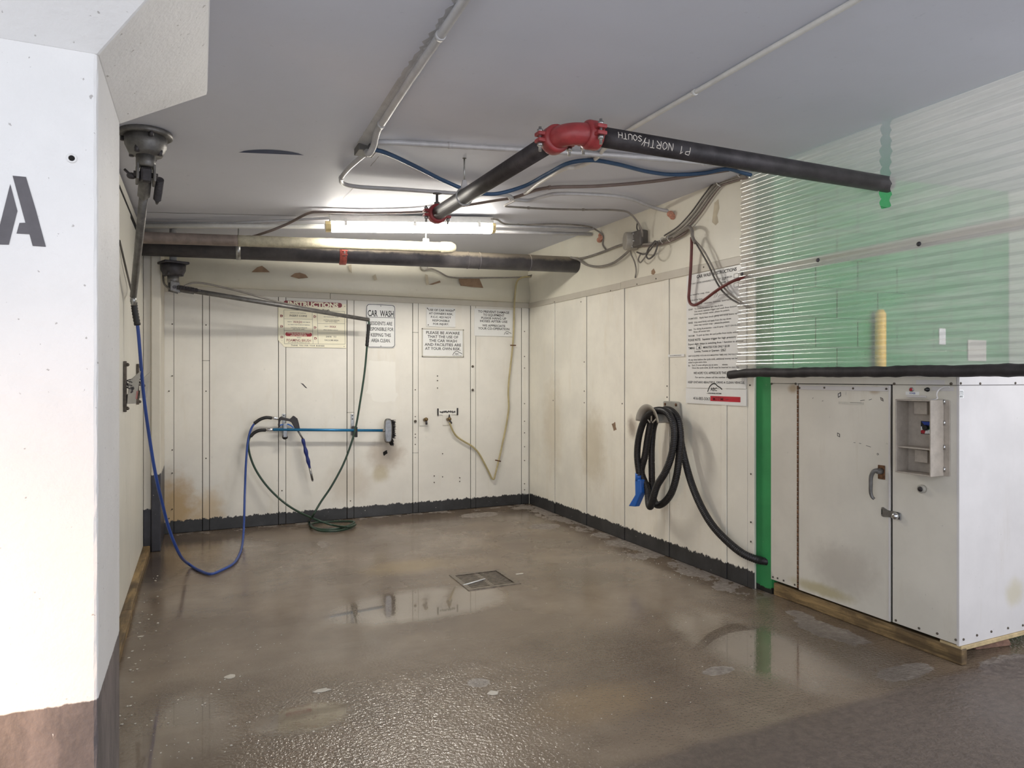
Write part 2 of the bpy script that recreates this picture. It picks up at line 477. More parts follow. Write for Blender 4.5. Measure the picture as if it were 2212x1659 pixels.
def mk_dusty():
    t = NT('dusty_drain_pipe')
    n = t.new('ShaderNodeNewGeometry').outputs['Normal']
    s = t.new('ShaderNodeSeparateXYZ'); t.link(n, s.inputs[0])
    up = t.math('ADD', s.outputs[2], t.math('MULTIPLY', t.math('SUBTRACT', t.noise(11.0, 5, 0.7), 0.5), 0.7))
    base = t.mix(t.ramp(t.noise(5.0, 5), 0.35, 0.7), lin((66, 64, 68)), lin((92, 88, 90)))
    col = t.mix(t.ramp(up, 0.15, 0.55), base, lin((168, 156, 138)))
    t.bump(t.noise(30, 4), 0.2, 0.004)
    return t.out(col, 0.5)
M['pipe_dusty'] = mk_dusty()
def mk_cab(name, rgb, stains=()):
    t = NT(name); c = lin(rgb)
    col = t.mix(t.ramp(t.noise(2.2, 5), 0.3, 0.7), tuple(x * 0.88 for x in c), c)
    col = t.mix(t.ramp(t.noise(1.0, 6, 0.7, t.scaled((8, 8, 1.1))), 0.55, 0.8, 0.0, 0.3), col, tuple(x * y for x, y in zip(c, (0.72, 0.66, 0.56))))
    col = t.mix(t.ramp(t.noise(34.0, 3, 0.5), 0.72, 0.76, 0.0, 0.4), col, tuple(x * 0.6 for x in c))
    for cc, rr, sc, st in stains:
        col = t.mix(t.math('MULTIPLY', t.blob(cc, rr, 0.7, 0.35, 14.0), st), col, lin(sc))
    t.bump(t.noise(3.0, 4), 0.08, 0.012)
    return t.out(col, 0.36)
M['cab_front'] = mk_cab('cabinet_enamel', (222, 217, 205), [((3.36, 3.17, 1.33), (0.2, 0.05, 0.04), (150, 116, 60), 0.6), ((3.36, 2.6, 1.33), (0.2, 0.05, 0.03), (150, 116, 60), 0.5),
    ((3.36, 2.95, 0.14), (0.3, 0.3, 0.05), (170, 156, 96), 0.6), ((3.36, 2.8, 0.3), (0.3, 0.3, 0.2), (150, 140, 128), 0.35)])
M['cab_side'] = mk_cab('cabinet_side_enamel', (218, 214, 212), [((3.8, 2.14, 0.3), (0.1, 0.2, 0.1), (190, 180, 140), 0.5)])
M['box_beige'] = plain('control_box_beige', (176, 166, 154), 0.45, 0.0, 0.1, 16, 0.15)
def mk_wood():
    t = NT('wet_old_timber')
    g = t.noise(1.0, 8, 0.7, t.scaled((18, 2.2, 30)))
    n = t.noise(6.0, 5)
    col = t.mix(t.ramp(g, 0.35, 0.68), lin((84, 68, 44)), lin((168, 140, 96)))
    col = t.mix(t.ramp(n, 0.45, 0.62, 0, 0.6), col, lin((78, 62, 44)))
    t.bump(g, 0.4, 0.006)
    return t.out(col, 0.55)
M['wood'] = mk_wood()
M['plywood'] = plain('plywood_edge', (196, 174, 132), 0.6, var=0.15, scale=20)
def mk_green():
    t = NT('green_block_paint'); c = lin((60, 152, 90))
    col = t.mix(t.ramp(t.noise(3.0, 5), 0.3, 0.7), tuple(x * 0.8 for x in c), c)
    col = t.mix(t.ramp(t.noise(30.0, 4), 0.7, 0.74, 0, 0.6), col, lin((150, 170, 150)))
    z = t.xyz()[2]
    f = t.ramp(t.math('ADD', z, t.math('MULTIPLY', t.noise(22.0, 5), 0.06)), 0.066, 0.058)
    col = t.mix(f, col, lin((34, 34, 32)))
    t.bump(t.noise(40, 4), 0.15, 0.004)
    return t.out(col, 0.4)
M['green'] = mk_green()
def mk_sheet():
    t = NT('clear_corrugated_plastic')
    o = t.n['Material Output']
    tr = t.new('ShaderNodeBsdfTransparent'); tr.inputs[0].default_value = (0.92, 0.92, 0.90, 1)
    df = t.new('ShaderNodeBsdfDiffuse'); df.inputs[0].default_value = (0.82, 0.79, 0.76, 1)
    tl = t.new('ShaderNodeBsdfTranslucent'); tl.inputs[0].default_value = (0.82, 0.79, 0.76, 1)
    gl = t.new('ShaderNodeBsdfGlossy'); gl.inputs['Roughness'].default_value = 0.2; gl.inputs[0].default_value = (1, 1, 1, 1)
    m0 = t.new('ShaderNodeMixShader'); m0.inputs[0].default_value = 0.6; t.link(df.outputs[0], m0.inputs[1]); t.link(tl.outputs[0], m0.inputs[2])
    hz = t.noise(1.0, 5, 0.7, t.scaled((4, 1.2, 14)))
    z = t.xyz()[2]
    dirt = t.math('ADD', t.ramp(hz, 0.35, 0.75, 0.24, 0.44), t.math('ADD', t.ramp(z, 1.75, 2.5, 0.0, 0.24), t.ramp(t.xyz()[1], 2.8, 2.0, 0.0, 0.16)))  # milky share, higher towards the top and the near end
    m1 = t.new('ShaderNodeMixShader'); t.link(dirt, m1.inputs[0]); t.link(tr.outputs[0], m1.inputs[1]); t.link(m0.outputs[0], m1.inputs[2])
    fr = t.new('ShaderNodeFresnel'); fr.inputs[0].default_value = 1.5
    m2 = t.new('ShaderNodeMixShader'); t.link(t.math('MULTIPLY', fr.outputs[0], 0.17, clamp=True), m2.inputs[0]); t.link(m1.outputs[0], m2.inputs[1]); t.link(gl.outputs[0], m2.inputs[2])
    t.link(m2.outputs[0], o.inputs[0])
    return t.m
M['sheet'] = mk_sheet()
def mk_floor():
    t = NT('wet_concrete_floor')
    X, Y, Z = t.xyz()
    n1 = t.noise(1.3, 6, 0.6); n2 = t.noise(5.0, 6, 0.65); n3 = t.noise(30.0, 4, 0.6)
    col = t.mix(t.ramp(n1, 0.3, 0.7), lin((98, 84, 71)), lin((132, 117, 100)))
    col = t.mix(t.ramp(n2, 0.35, 0.75, 0.0, 0.5), col, lin((106, 90, 76)))
    stk = t.noise(1.0, 5, 0.6, t.scaled((1.2, 7.0, 1.0)))
    col = t.mix(t.ramp(stk, 0.5, 0.75, 0, 0.35), col, lin((132, 120, 104)))
    # ochre silt round the drain
    col = t.mix(t.math('MULTIPLY', t.blob((1.42, 4.95, 0), (0.5, 0.26, 1), 0.8, 0.3, 6), 0.55), col, lin((150, 130, 92)))
    col = t.mix(t.math('MULTIPLY', t.blob((1.55, 2.55, 0), (0.42, 0.24, 1), 0.8, 0.3, 6), 0.45), col, lin((150, 126, 92)))
    # pale worn concrete along the right wall, the back wall and the cabinet
    nr = t.noise(1.0, 6, 0.68, t.scaled((5.0, 3.4, 1)))
    er = t.math('ADD', t.ramp(X, 2.75, 3.3, 0.0, 1.0), t.math('MULTIPLY', t.math('SUBTRACT', nr, 0.5), 2.6))
    ncab = t.ramp(Y, 3.2, 3.5, 0.0, 1.0)
    f1 = t.math('MULTIPLY', t.ramp(er, 0.82, 0.9), ncab)
    eb = t.math('ADD', t.ramp(Y, 6.5, 6.83, 0.0, 1.0), t.math('MULTIPLY', t.math('SUBTRACT', nr, 0.5), 2.8))
    f2 = t.ramp(eb, 1.0, 1.08)
    dry = t.math('MAXIMUM', f1, f2)
    for cc, rr in (((3.16, 2.72, 0), (0.11, 0.24, 1)), ((3.22, 2.98, 0), (0.06, 0.1, 1)), ((3.05, 2.2, 0), (0.2, 0.07, 1)), ((3.62, 2.02, 0), (0.26, 0.12, 1)), ((3.2, 1.98, 0), (0.08, 0.03, 1)),
                   ((1.165, 2.93, 0), (0.05, 0.05, 1)), ((2.26, 2.58, 0), (0.1, 0.045, 1)), ((0.95, 5.9, 0), (0.05, 0.12, 1)), ((2.6, 6.5, 0), (0.22, 0.12, 1)), ((2.95, 5.75, 0), (0.16, 0.12, 1))):
        dry = t.math('MAXIMUM', dry, t.blob(cc, rr, 0.12, 0.45, 11))
    col = t.mix(t.math('MULTIPLY', dry, 0.85), col, t.mix(t.ramp(n3, 0.35, 0.7), lin((116, 108, 102)), lin((158, 150, 142))))
    # dark damp stain at the left front, along the right wall foot and by the cabinet
    col = t.mix(t.math('MULTIPLY', t.blob((3.0, 2.4, 0), (0.34, 0.75, 1), 0.8, 0.35, 5), 0.65), col, lin((62, 52, 46)))
    col = t.mix(t.math('MULTIPLY', t.blob((2.0, 2.95, 0), (0.25, 0.55, 1), 0.9, 0.35, 5), 0.4), col, lin((78, 62, 50)))
    col = t.mix(t.math('MULTIPLY', t.blob((-0.3, 5.6, 0), (0.18, 0.75, 1), 0.7, 0.3, 6), 0.7), col, lin((56, 48, 48)))
    # the drive lane in front of the bay is drier and purplish
    lane = t.ramp(t.math('ADD', Y, t.math('MULTIPLY', t.math('SUBTRACT', t.noise(4.0, 6), 0.5), 0.08)), 2.12, 2.06)
    lane2 = t.math('MULTIPLY', lane, t.ramp(X, 0.9, 1.7))
    col = t.mix(t.math('MULTIPLY', lane2, 0.85), col, t.mix(t.ramp(n3, 0.3, 0.7), lin((74, 63, 56)), lin((98, 85, 76))))
    # wetness -> gloss
    wet = t.noise(0.9, 4, 0.55)
    rough = t.ramp(wet, 0.34, 0.66, 0.10, 0.34)
    puddle = t.math('MAXIMUM', t.blob((0.40, 2.93, 0), (0.24, 0.15, 1), 0.4, 0.3, 6), t.blob((1.25, 4.1, 0), (0.7, 0.34, 1), 0.4, 0.2, 5))
    puddle = t.math('MAXIMUM', puddle, t.blob((2.62, 2.75, 0), (0.34, 0.75, 1), 0.5, 0.25, 5))
    puddle = t.math('MAXIMUM', puddle, t.blob((-0.05, 2.95, 0), (0.25, 0.5, 1), 0.5, 0.15, 5))
    rough = t.math('MULTIPLY', rough, t.math('SUBTRACT', 1.0, t.math('MULTIPLY', puddle, 0.82)))
    rough = t.math('ADD', rough, t.math('MULTIPLY', dry, 0.45))
    rough = t.math('ADD', rough, t.math('MULTIPLY', lane2, 0.32))
    # grit: pebbled film that glints in the front of the bay
    front = t.math('MULTIPLY', t.ramp(Y, 3.7, 2.9), t.math('SUBTRACT', 1.0, puddle))
    rough = t.math('MULTIPLY', rough, t.math('SUBTRACT', 1.0, t.math('MULTIPLY', t.math('MULTIPLY', front, t.math('SUBTRACT', 1.0, lane2)), 0.5)))
    g = t.math('MULTIPLY', t.noise(70.0, 2, 0.5), t.math('ADD', t.math('MULTIPLY', front, 0.9), 0.1))
    t.bump(t.math('ADD', g, t.math('MULTIPLY', n2, 0.25)), 0.7, 0.007)
    t.link(t.math('MULTIPLY', puddle, 0.85), t.b.inputs['Coat Weight']); t.b.inputs['Coat IOR'].default_value = 1.75; t.b.inputs['Coat Roughness'].default_value = 0.03
    return t.out(col, rough, None, 0.9)
M['floor'] = mk_floor()

# ================================================================== the setting
def V(*a): return Vector(a)
# floor with a hole for the drain pit
DX0, DX1, DY0, DY1 = 1.635, 1.955, 4.245, 4.575
fl = MB()
for x0, x1, y0, y1 in ((-3, DX0, -1, 7.3), (DX1, 9.6, -1, 7.3), (DX0, DX1, -1, DY0), (DX0, DX1, DY1, 7.3)):
    v = [fl._v(c) for c in ((x0, y0, 0), (x1, y0, 0), (x1, y1, 0), (x0, y1, 0))]
    fl._f(v)
floor = structure(fl.build('floor', M['floor'], recalc=False))

# sloping garage slab, two pours meeting in a joint
ja, jb = on_ceil(345, 320), on_ceil(800, 337)
jm = (jb.y - ja.y) / (jb.x - ja.x)
def joint_y(x): return max(3.0, min(5.2, ja.y + jm * (x - ja.x))) if x < 1.3 else joint_y(1.2999)
def slab(name, lowfn, highfn, dz, xs):
    b = MB()
    lo = [(x, lowfn(x)) for x in xs]; hi = [(x, highfn(x)) for x in xs]
    bot = [b._v((x, y, ceil_z(x) + dz)) for x, y in lo + hi[::-1]]
    top = [b._v((x, y, ceil_z(x) + dz + 0.25)) for x, y in lo + hi[::-1]]
    n = len(bot)
    b._f(bot[::-1]); b._f(top)
    for i in range(n): b._f([bot[i], bot[(i + 1) % n], top[(i + 1) % n], top[i]])
    return structure(b.build(name, M['ceiling']))
xs = [-3, -1.0, ja.x, 0.3, 1.3, 3.5, 9.7]
slab('ceiling', lambda x: -1, joint_y, 0.0, xs)
slab('ceiling', joint_y, lambda x: 7.3, 0.010, xs)
cgap = MB()
a, b2 = on_ceil(515, 329), on_ceil(657, 335)
dirj = (b2 - a).normalized(); nrm = V(-dirj.y, dirj.x, 0)
pts = []
for k in range(13):
    t = k / 12; w = 0.07 * math.sin(math.pi * t) ** 0.7
    p = a.lerp(b2, t); pts.append((p - nrm * 0.002, p - nrm * (w + 0.002)))
for (p, q), (p2, q2) in zip(pts, pts[1:]):
    vs = [cgap._v((c.x, c.y, ceil_z(c.x) - 0.0015)) for c in (p, p2, q2, q)]
    cgap._f(vs)
o = cgap.build('paint_chip', M['blue_deep'], bpy.data.objects['ceiling'])

def ceil_crack(p, q, w):
    m = MB(); d = (q - p); d.z = 0; d.normalize(); n_ = V(-d.y, d.x, 0) * w; N_ = 8; prev = None
    for k in range(N_ + 1):
        c = p.lerp(q, k / N_) + n_ * random.uniform(-1.2, 1.2)
        row = [m._v((x.x, x.y, ceil_z(x.x) + 0.010 - 0.0012)) for x in (c - n_, c + n_)]
        if prev: m._f([prev[0], prev[1], row[1], row[0]])
        prev = row
    m.build('crack', M['ink_grey'], bpy.data.objects['ceiling.001'])
ceil_crack(on_ceil(838, 318), on_ceil(800, 362), 0.0016)
ceil_crack(on_ceil(764, 407), on_ceil(726, 449), 0.003)
ceil_crack(on_ceil(305, 461), on_ceil(640, 469), 0.004)
TOPZ = 2.168
SHEET = 0.006                                # panel thickness
# ---- back wall
wb = MB()
wb.box((XL - 0.3, YB + SHEET, -0.05), (XR + 0.45, YB + 0.3, TOPZ + 0.06))
# upper wall leans forward to a ledge just over the rail
prof = [(YB + 0.02, TOPZ + 0.05), (YB - 0.035, TOPZ + 0.055), (YB - 0.055, TOPZ + 0.11), (YB - 0.045, TOPZ + 0.20), (YB + 0.0, TOPZ + 0.34), (YB + 0.01, 2.95), (YB + 0.3, 2.95), (YB + 0.3, TOPZ + 0.05)]
l = [wb._v((XL - 0.3, y, z)) for y, z in prof]; r = [wb._v((XR + 0.45, y, z)) for y, z in prof]
n = len(prof)
for i in range(n): wb._f([l[i], l[(i + 1) % n], r[(i + 1) % n], r[i]], 0 < i < 5)
wb._f(l[::-1]); wb._f(r)
wall_back = structure(wb.build('wall_back', M['concrete_paint']))
def panel_row(wall, edges, plane, mat, top, fm, seams=()):
    for (a, b3) in zip(edges, edges[1:]):
        F = fm(plane(a, 815)); Fi = F.inverted()
        w = (Fi @ plane(b3, 815)).x
        g = 0.0016
        mb = MB(F)
        mb.box((g, -CAMH + 0.004, -SHEET), (w - g, top - CAMH, 0.0))
        mb.build('panel', mat, wall, 0.0012, 1)
MB().box((XL, YB + SHEET - 0.0015, 0.0), (XR, YB + SHEET + 0.002, TOPZ)).build('joint_backing', M['dark_gap'], wall_back)
for row in ([347, 375.5, 437.2], [452.8, 601.2], [617.8, 749.2], [764.8, 891.3], [903.7, 1016.3], [1027.7, 1126.3], [1141.2, 1143.2]):
    panel_row(wall_back, row, on_back, M['back_paint'], TOPZ - 0.002, fback)
def batten(wall, pa, pb, plane, fm, mat, z0=0.006, z1=TOPZ - 0.004, th=0.006):
    F = fm(plane(pa, 815)); w = (F.inverted() @ plane(pb, 815)).x
    MB(F).box((0, z0 - CAMH, -SHEET), (w, z1 - CAMH, th)).build('batten', mat, wall, 0.002, 1)
for a, b3, z0, z1 in ((438, 452, .006, 1.55), (438, 452, 1.553, TOPZ - .004), (602, 617, .006, 1.86), (602, 617, 1.863, TOPZ - .004), (750, 764, .006, 1.05), (750, 764, 1.053, TOPZ - .004), (892, 903, .006, .62), (892, 903, .623, 1.86), (892, 903, 1.863, TOPZ - .004), (1017, 1027, .006, TOPZ - .004), (1127, 1141, .006, TOPZ - .004)):
    batten(wall_back, a, b3, on_back, fback, M['back_paint'], z0, z1)
MB().box((XL + 0.12, YB - 0.014, TOPZ - 0.006), (1.16, YB + 0.0, TOPZ + 0.055)).build('rail', M['rail_paint'], wall_back, 0.003, 1)
MB().box((1.163, YB - 0.014, TOPZ - 0.006), (XR, YB + 0.0, TOPZ + 0.052)).build('rail', M['rail_paint'], wall_back, 0.003, 1)
# peeled plaster patches on the upper wall
def patch(wall, plane, pxs, mat, name='peeled_patch', off=0.05):
    F = None
    P = [plane(x, y, off) for x, y in pxs]
    mb = MB(); mb._f([mb._v(p) for p in P]); return mb.build(name, mat, wall, recalc=False)
for poly, m in ((((543, 588), (556, 577), (566, 574), (574, 580), (583, 588)), 'bare'), (((627, 597), (637, 590), (648, 589), (660, 593), (666, 600), (645, 602)), 'bare'),
                (((990, 600), (1035, 600), (1044, 622), (1020, 620), (995, 617)), 'bare'), (((752, 573), (759, 571), (760, 590), (755, 586)), 'bare_pale'), (((805, 597), (811, 592), (815, 604), (809, 606)), 'bare_pale'), (((918, 592), (924, 594), (927, 614), (921, 616)), 'bare_pale'), (((925, 615), (950, 606), (952, 610), (935, 615)), 'bare')):
    patch(wall_back, on_back, poly, M[m], off=0.0565)
# repainted squares on panels
def ragged(poly, amp, n=5):
    out = []
    for (x0, y0), (x1, y1) in zip(poly, poly[1:] + poly[:1]):
        for k in range(n):
            t = k / n; out.append((x0 + (x1 - x0) * t + random.uniform(-amp, amp), y0 + (y1 - y0) * t + random.uniform(-amp, amp)))
    return out
patch(wall_back, on_back, ragged([(796, 779), (854, 782), (854, 846), (860, 852), (852, 868), (806, 868), (800, 852), (790, 850), (795, 842)], 1.6), M['white_new'], 'paint_patch', 0.0008)
patch(wall_back, on_back, [(649, 827), (655, 829), (664, 839), (660, 838)], M['ink_grey'], 'scratch', 0.0008)
patch(wall_back, on_back, ragged([(827, 976), (836, 973), (838, 980), (829, 985)], 0.8, 3), M['dark_gap'], 'puncture', 0.0008)
for xa, ya in ((983, 915),):
    pass
# screw heads along battens and rail (too small to pick apart)
sc = MB()
def screws(px, ys, plane, w, r=0.006, off=0.0065):
    for y in ys:
        p = plane(px, y, off); sc.lathe(p, w, [(r, -0.001), (r, 0.002), (r * 0.5, 0.0035)], 8)
for px, ys in ((445, (702, 845, 990)), (609, (735, 900, 1060)), (757, (1082,)), (897, (842, 900, 938, 945, 960)), (1133, (716, 770, 795, 872, 910, 935, 965, 995, 1045, 1058)), (365, (845, 1120)), (372, (700, 812, 972, 1022, 1100)), (956, (980, 1030)), (938, (1028, 1042)), (993, (1032, 1040)), (945, (812, 822, 838))):
    screws(px, ys, on_back, BW)
stuff(sc.build('screw_heads', M['screw'], wall_back))

# ---- right wall
REND = 3.478                                 # near end of the wall
wr = MB()
wr.box((XR + SHEET, REND, -0.05), (XR + 0.034, YB + 0.3, TOPZ + 0.07))
wr.box((XR - 0.012, REND, TOPZ + 0.05), (XR + 0.034, YB + 0.3, 2.95))
wall_right = structure(wr.build('wall_right', M['concrete_paint']))
MB().box((XR + SHEET - 0.0015, REND + 0.003, 0.0), (XR + SHEET + 0.002, YB, TOPZ)).build('joint_backing', M['dark_gap'], wall_right)
for row in ([1144, 1190.4], [1199.1, 1256.2], [1267.8, 1340.2], [1349.8, 1436.2], [1446.3, 1558.2], [1570.8, 1614.5, 1629.5]):
    panel_row(wall_right, row, on_right, M['right_paint'], TOPZ - 0.002, fright)
for a, b3 in ((1191, 1198.5), (1257, 1267), (1341, 1349), (1437, 1445.5), (1559, 1570)):
    batten(wall_right, a, b3, on_right, fright, M['right_paint'])
MB().box((XR - 0.014, 5.02, TOPZ - 0.006), (XR, YB, TOPZ + 0.052)).build('rail', M['rail_paint'], wall_right, 0.003, 1)
MB().box((XR - 0.014, 3.98, TOPZ - 0.006), (XR, 5.017, TOPZ + 0.056)).build('rail', M['rail_paint'], wall_right, 0.003, 1)
MB().box((XR - 0.014, REND, TOPZ - 0.006), (XR, 3.977, TOPZ + 0.05)).build('rail', M['rail_paint'], wall_right, 0.003, 1)
for poly, m in ((((1543, 438), (1552, 430), (1554, 450), (1549, 465), (1552, 480), (1546, 487), (1538, 480), (1541, 455)), 'bare_pale'), (((1407, 585), (1412, 580), (1416, 588), (1412, 594), (1407, 592)), 'bare')):
    patch(wall_right, on_right, poly, M[m], off=0.013)
patch(wall_right, on_right, ragged([(1322, 915), (1330, 912), (1331, 928), (1325, 932)], 1.2, 3), M['bare'], 'scuff', 0.0009)
sc = MB()
for px, ys in ((1195, (865,)), (1262, (782, 845, 870)), (1344, (872,)), (1441, (834, 858)), (1622, (1024, 1128, 1170)), (1620, (832,))):
    screws(px, ys, on_right, RW)
for px, y in ((1255, 652), (1319, 628), (1376, 614), (1417, 602), (1520, 577), (1198, 652)):
    p = on_right(px, y, 0.014); sc.lathe(p, RW, [(0.006, 0), (0.006, 0.002), (0.003, 0.004)], 8)
stuff(sc.build('screw_heads', M['screw'], wall_right))

# ---- left wall
wl = MB()
LTOP = 2.485
wl.box((XL - 0.35, 2.7, -0.05), (XL - SHEET, YB + 0.3, 2.56))
wall_left = structure(wl.build('wall_left', M['dark_gap']))
for y0, y1 in ((2.83, 3.9), (3.9, 5.12), (5.12, 6.222)):
    MB().box((XL - SHEET, y0 + 0.002, 0.05), (XL, y1 - 0.002, LTOP - 0.02 * (y1 - 4))).build('panel', M['left_paint'], wall_left, 0.001, 1)
MB().box((XL - SHEET, 2.83, 2.5), (XL - 0.004, YB, 2.56)).build('strip', M['left_paint'], wall_left)
structure(MB().box((XL - 0.02, 2.84, 0.0), (XL + 0.055, 4.55, 0.052)).build('baseboard_left', M['wood'], None, 0.006))
structure(MB().box((XL - 0.02, 4.556, 0.0), (XL + 0.05, 6.22, 0.05)).build('baseboard_left', M['wood'], None, 0.006))

# ---- pilaster in the far left corner
pil = thing('pilaster', 'white painted corner pilaster with dark painted foot below the black pipe', 'pilaster', V(-0.35, 6.5, 0))
MB().box((XL, 6.222, 0.0), (-0.352, YB, 2.52)).build('strip', M['pilaster_strip'], pil, 0.006)
MB().box((-0.352, 6.20, 0.0), (-0.283, YB, 2.52)).build('shaft', M['pilaster_paint'], pil, 0.008)

# ---- concrete column with flared capital, front left
col = thing('column', 'white concrete column stencilled with a large letter A and dark painted foot', 'column', V(-0.58, 2.53, 0))
CX0, CX1, CY0, CY1 = -0.90, -0.26, 2.24, 2.82
mb = MB(); N = 14
# shaft with a slightly chipped arris: extra loops jittered along the near right edge
zs = [0 + 2.312 * k / 60 for k in range(61)]
rings = []
for z in zs:
    j = lambda a: random.uniform(-a, a)
    c = [(CX0, CY0), (CX1 - 0.010 + j(.001), CY0 + j(.0005)), (CX1 - 0.003 + j(.0012), CY0 + 0.003 + j(.0012)), (CX1 + j(.0005), CY0 + 0.010 + j(.001)), (CX1, CY1 - 0.01), (CX1 - 0.01, CY1), (CX0, CY1)]
    rings.append([mb._v((x, y, z)) for x, y in c])
for p, q in zip(rings, rings[1:]):
    m = len(p)
    for k in range(m): mb._f([p[k], p[(k + 1) % m], q[(k + 1) % m], q[k]])
mb._f(rings[0][::-1]); mb._f(rings[-1])
mb.build('shaft', M['column'], col)
mb = MB()
e = 0.286; z0, z1 = 2.305, 2.565
lo = [(CX0, CY0), (CX1, CY0), (CX1, CY1), (CX0, CY1)]
def ringcap(ex, z):
    return [mb._v((x, y, z)) for x, y in ((CX0 - ex, CY0 - ex), (CX1 + ex, CY0 - ex), (CX1 + ex, CY1 + ex), (CX0 - ex, CY1 + ex))]
R = [ringcap(0.0, z0)] + [ringcap(e * k / 10, z0 + (z1 - z0) * k / 10) for k in range(1, 11)] + [ringcap(e + 0.004, z1 + 0.02), ringcap(e + 0.004, 2.66)]
for p, q in zip(R, R[1:]):
    for k in range(4): mb._f([p[k], p[(k + 1) % 4], q[(k + 1) % 4], q[k]])
mb._f(R[0][::-1]); mb._f(R[-1])
mb.build('capital', M['column'], col, 0.004, 1)
F = fback(V(0, CY0 - 0.0015, CAMH)); Fi = F.inverted()
def c5(pts): return [tuple((Fi @ at_y(x / 5.53, 340 + y / 5.53, CY0 - 0.0015))[:2]) for x, y in pts]
mb = MB(F)
mb.flat(c5([(150, 218), (310, 233), (430, 632), (548, 1068), (390, 1058), (352, 918), (197, 910), (232, 782), (303, 780), (240, 548)]))
mb.flat(c5([(122, 318), (208, 640), (105, 1043), (-62, 1040), (0, 800)]))
mb.build('stencil_letter', M['stencil'], col, recalc=False)
p = at_y(155, 342, CY0)
h = MB(); h.torus(p + V(0, -0.001, 0), BW, 0.0105, 0.003, 20, 8); h.build('anchor_ring', M['column'], col)
h = MB(); h.lathe(p, BW, [(0.0085, -0.002), (0.0085, 0.0015)], 16); h.build('anchor_hole', M['dark_gap'], col)

# ---- green block wall behind the cabinet, white pillar and far wall beyond the plastic
wg = MB(); wg.box((3.362, 3.345, 0.0), (5.86, 3.95, 2.95))
wall_service = structure(wg.build('wall_service', M['green']))
bw, bh = 0.395, 0.198
for r_ in range(15):
    x = 3.345 - (0.2 if r_ % 2 else 0.0)
    while x < 5.86:
        x0, x1 = max(x, 3.37), min(x + bw, 5.855)
        if x1 - x0 > 0.03 and r_ * 0.2 + bh < 2.95:
            MB().box((x0 + .002, 3.337, r_ * 0.2 + 0.004), (x1 - .002, 3.346, r_ * 0.2 + bh)).build('block', M['green'], wall_service)
        x += bw + 0.005
mb = MB(); mb.box((5.86, 3.2, 0), (6.6, 3.8, 2.98))
tag(mb.build('white_pillar', M['white_new'], None, 0.01), 'white pillar beyond the clear corrugated plastic at the frame edge', 'pillar')
structure(MB().box((9.5, -1, 0), (9.7, 7.3, 3.0)).build('wall_far', M['concrete_paint']))
mb = MB(); mb.sweep([V(4.31, 3.29, 0), V(4.31, 3.29, 1.84), V(4.31, 3.29, 1.87)], lambda i, n: 0.036 if i < 2 else 0.02, 16)  # yellow upright stands in for a strip of warm light
t_ = NT('light_strip_yellow')
M['yellow'] = t_.out(lin((250, 206, 84)), 0.4)
tag(mb.build('painted_light_strip', M['yellow'], None), 'yellow upright painted in place of a warm strip of light behind the clear plastic', 'post')
gs = thing('wall_notice', 'pale notice on the green wall seen through the clear plastic', 'notice', fback(V(*at_y(2110, 757, 3.333))))
MB(WM[gs.name]).box((-0.11, -0.08, 0), (0.11, 0.08, 0.004)).build('sheet', M['grey_label'], gs)
gs = thing('paper_slip', 'narrow white slip on the green wall seen through the clear plastic', 'notice', fback(V(*at_y(2035, 727, 3.333))))
MB(WM[gs.name]).box((-0.036, -0.06, 0), (0.036, 0.06, 0.004)).build('sheet', M['sign_white'], gs)

# ================================================================== equipment cabinet
CF = 3.36                                    # cabinet front plane x
def on_cab(px, py, off=0.0): return at_x(px, py, CF - off)
CYN, CYF, CBOT, CTOP = 2.142, 3.332, 0.092, 1.402
cab = thing('equipment_cabinet', 'white metal wash equipment cabinet on a timber sill beside the green wall', 'cabinet', V(CF + 0.5, 2.74, 0))
FC = fright(V(CF, 0, 0)); FCi = FC.inverted()
def cu(px): return (FCi @ on_cab(px, 815)).x
def cv(px, py): return on_cab(px, py).z
MB().box((CF + 0.012, CYN + 0.012, CBOT + 0.01), (CF + 1.05, CYF, CTOP - 0.01)).build('carcass', M['dark_gap'], cab)
zr = 1.362                                   # underside of the top rail
MB(FC).box((cu(1665), CBOT + 0.005, -0.012), (cu(1723), zr - 0.002, 0.0)).build('side_strip', M['cab_front'], cab, 0.002, 1)
door = MB(FC).box((cu(1725.5), CBOT, -0.012), (cu(1923), zr - 0.004, 0.002)).build('door', M['cab_front'], cab, 0.002, 1)
MB(FC).box((cu(1927.5), CBOT + 0.004, -0.012), (cu(2068.5), zr - 0.002, 0.0)).build('control_panel', M['cab_front'], cab, 0.002, 1)
MB(FC).box((cu(1665), zr, -0.012), (cu(2068.5), CTOP, 0.004)).build('top_rail', M['cab_front'], cab, 0.002, 1)
MB().box((CF - 0.001, CYN - 0.002, CBOT), (CF + 1.05, CYN + 0.012, zr - 0.002)).build('side_panel', M['cab_side'], cab, 0.0015, 1)
MB().box((CF - 0.004, CYN - 0.005, zr), (CF + 1.05, CYN + 0.012, CTOP)).build('side_rail', M['cab_side'], cab, 0.0015, 1)
MB().box((CF - 0.003, CYN - 0.004, CTOP), (CF + 1.05, CYF, CTOP + 0.008)).build('top_panel', M['cab_side'], cab, 0.002, 1)
MB(FC).box((cu(1727), cv(1820, 843.5), 0.002), (cu(1919), cv(1820, 834.5), 0.006)).build('weather_strip', M['cab_side'], door, 0.0015, 1)
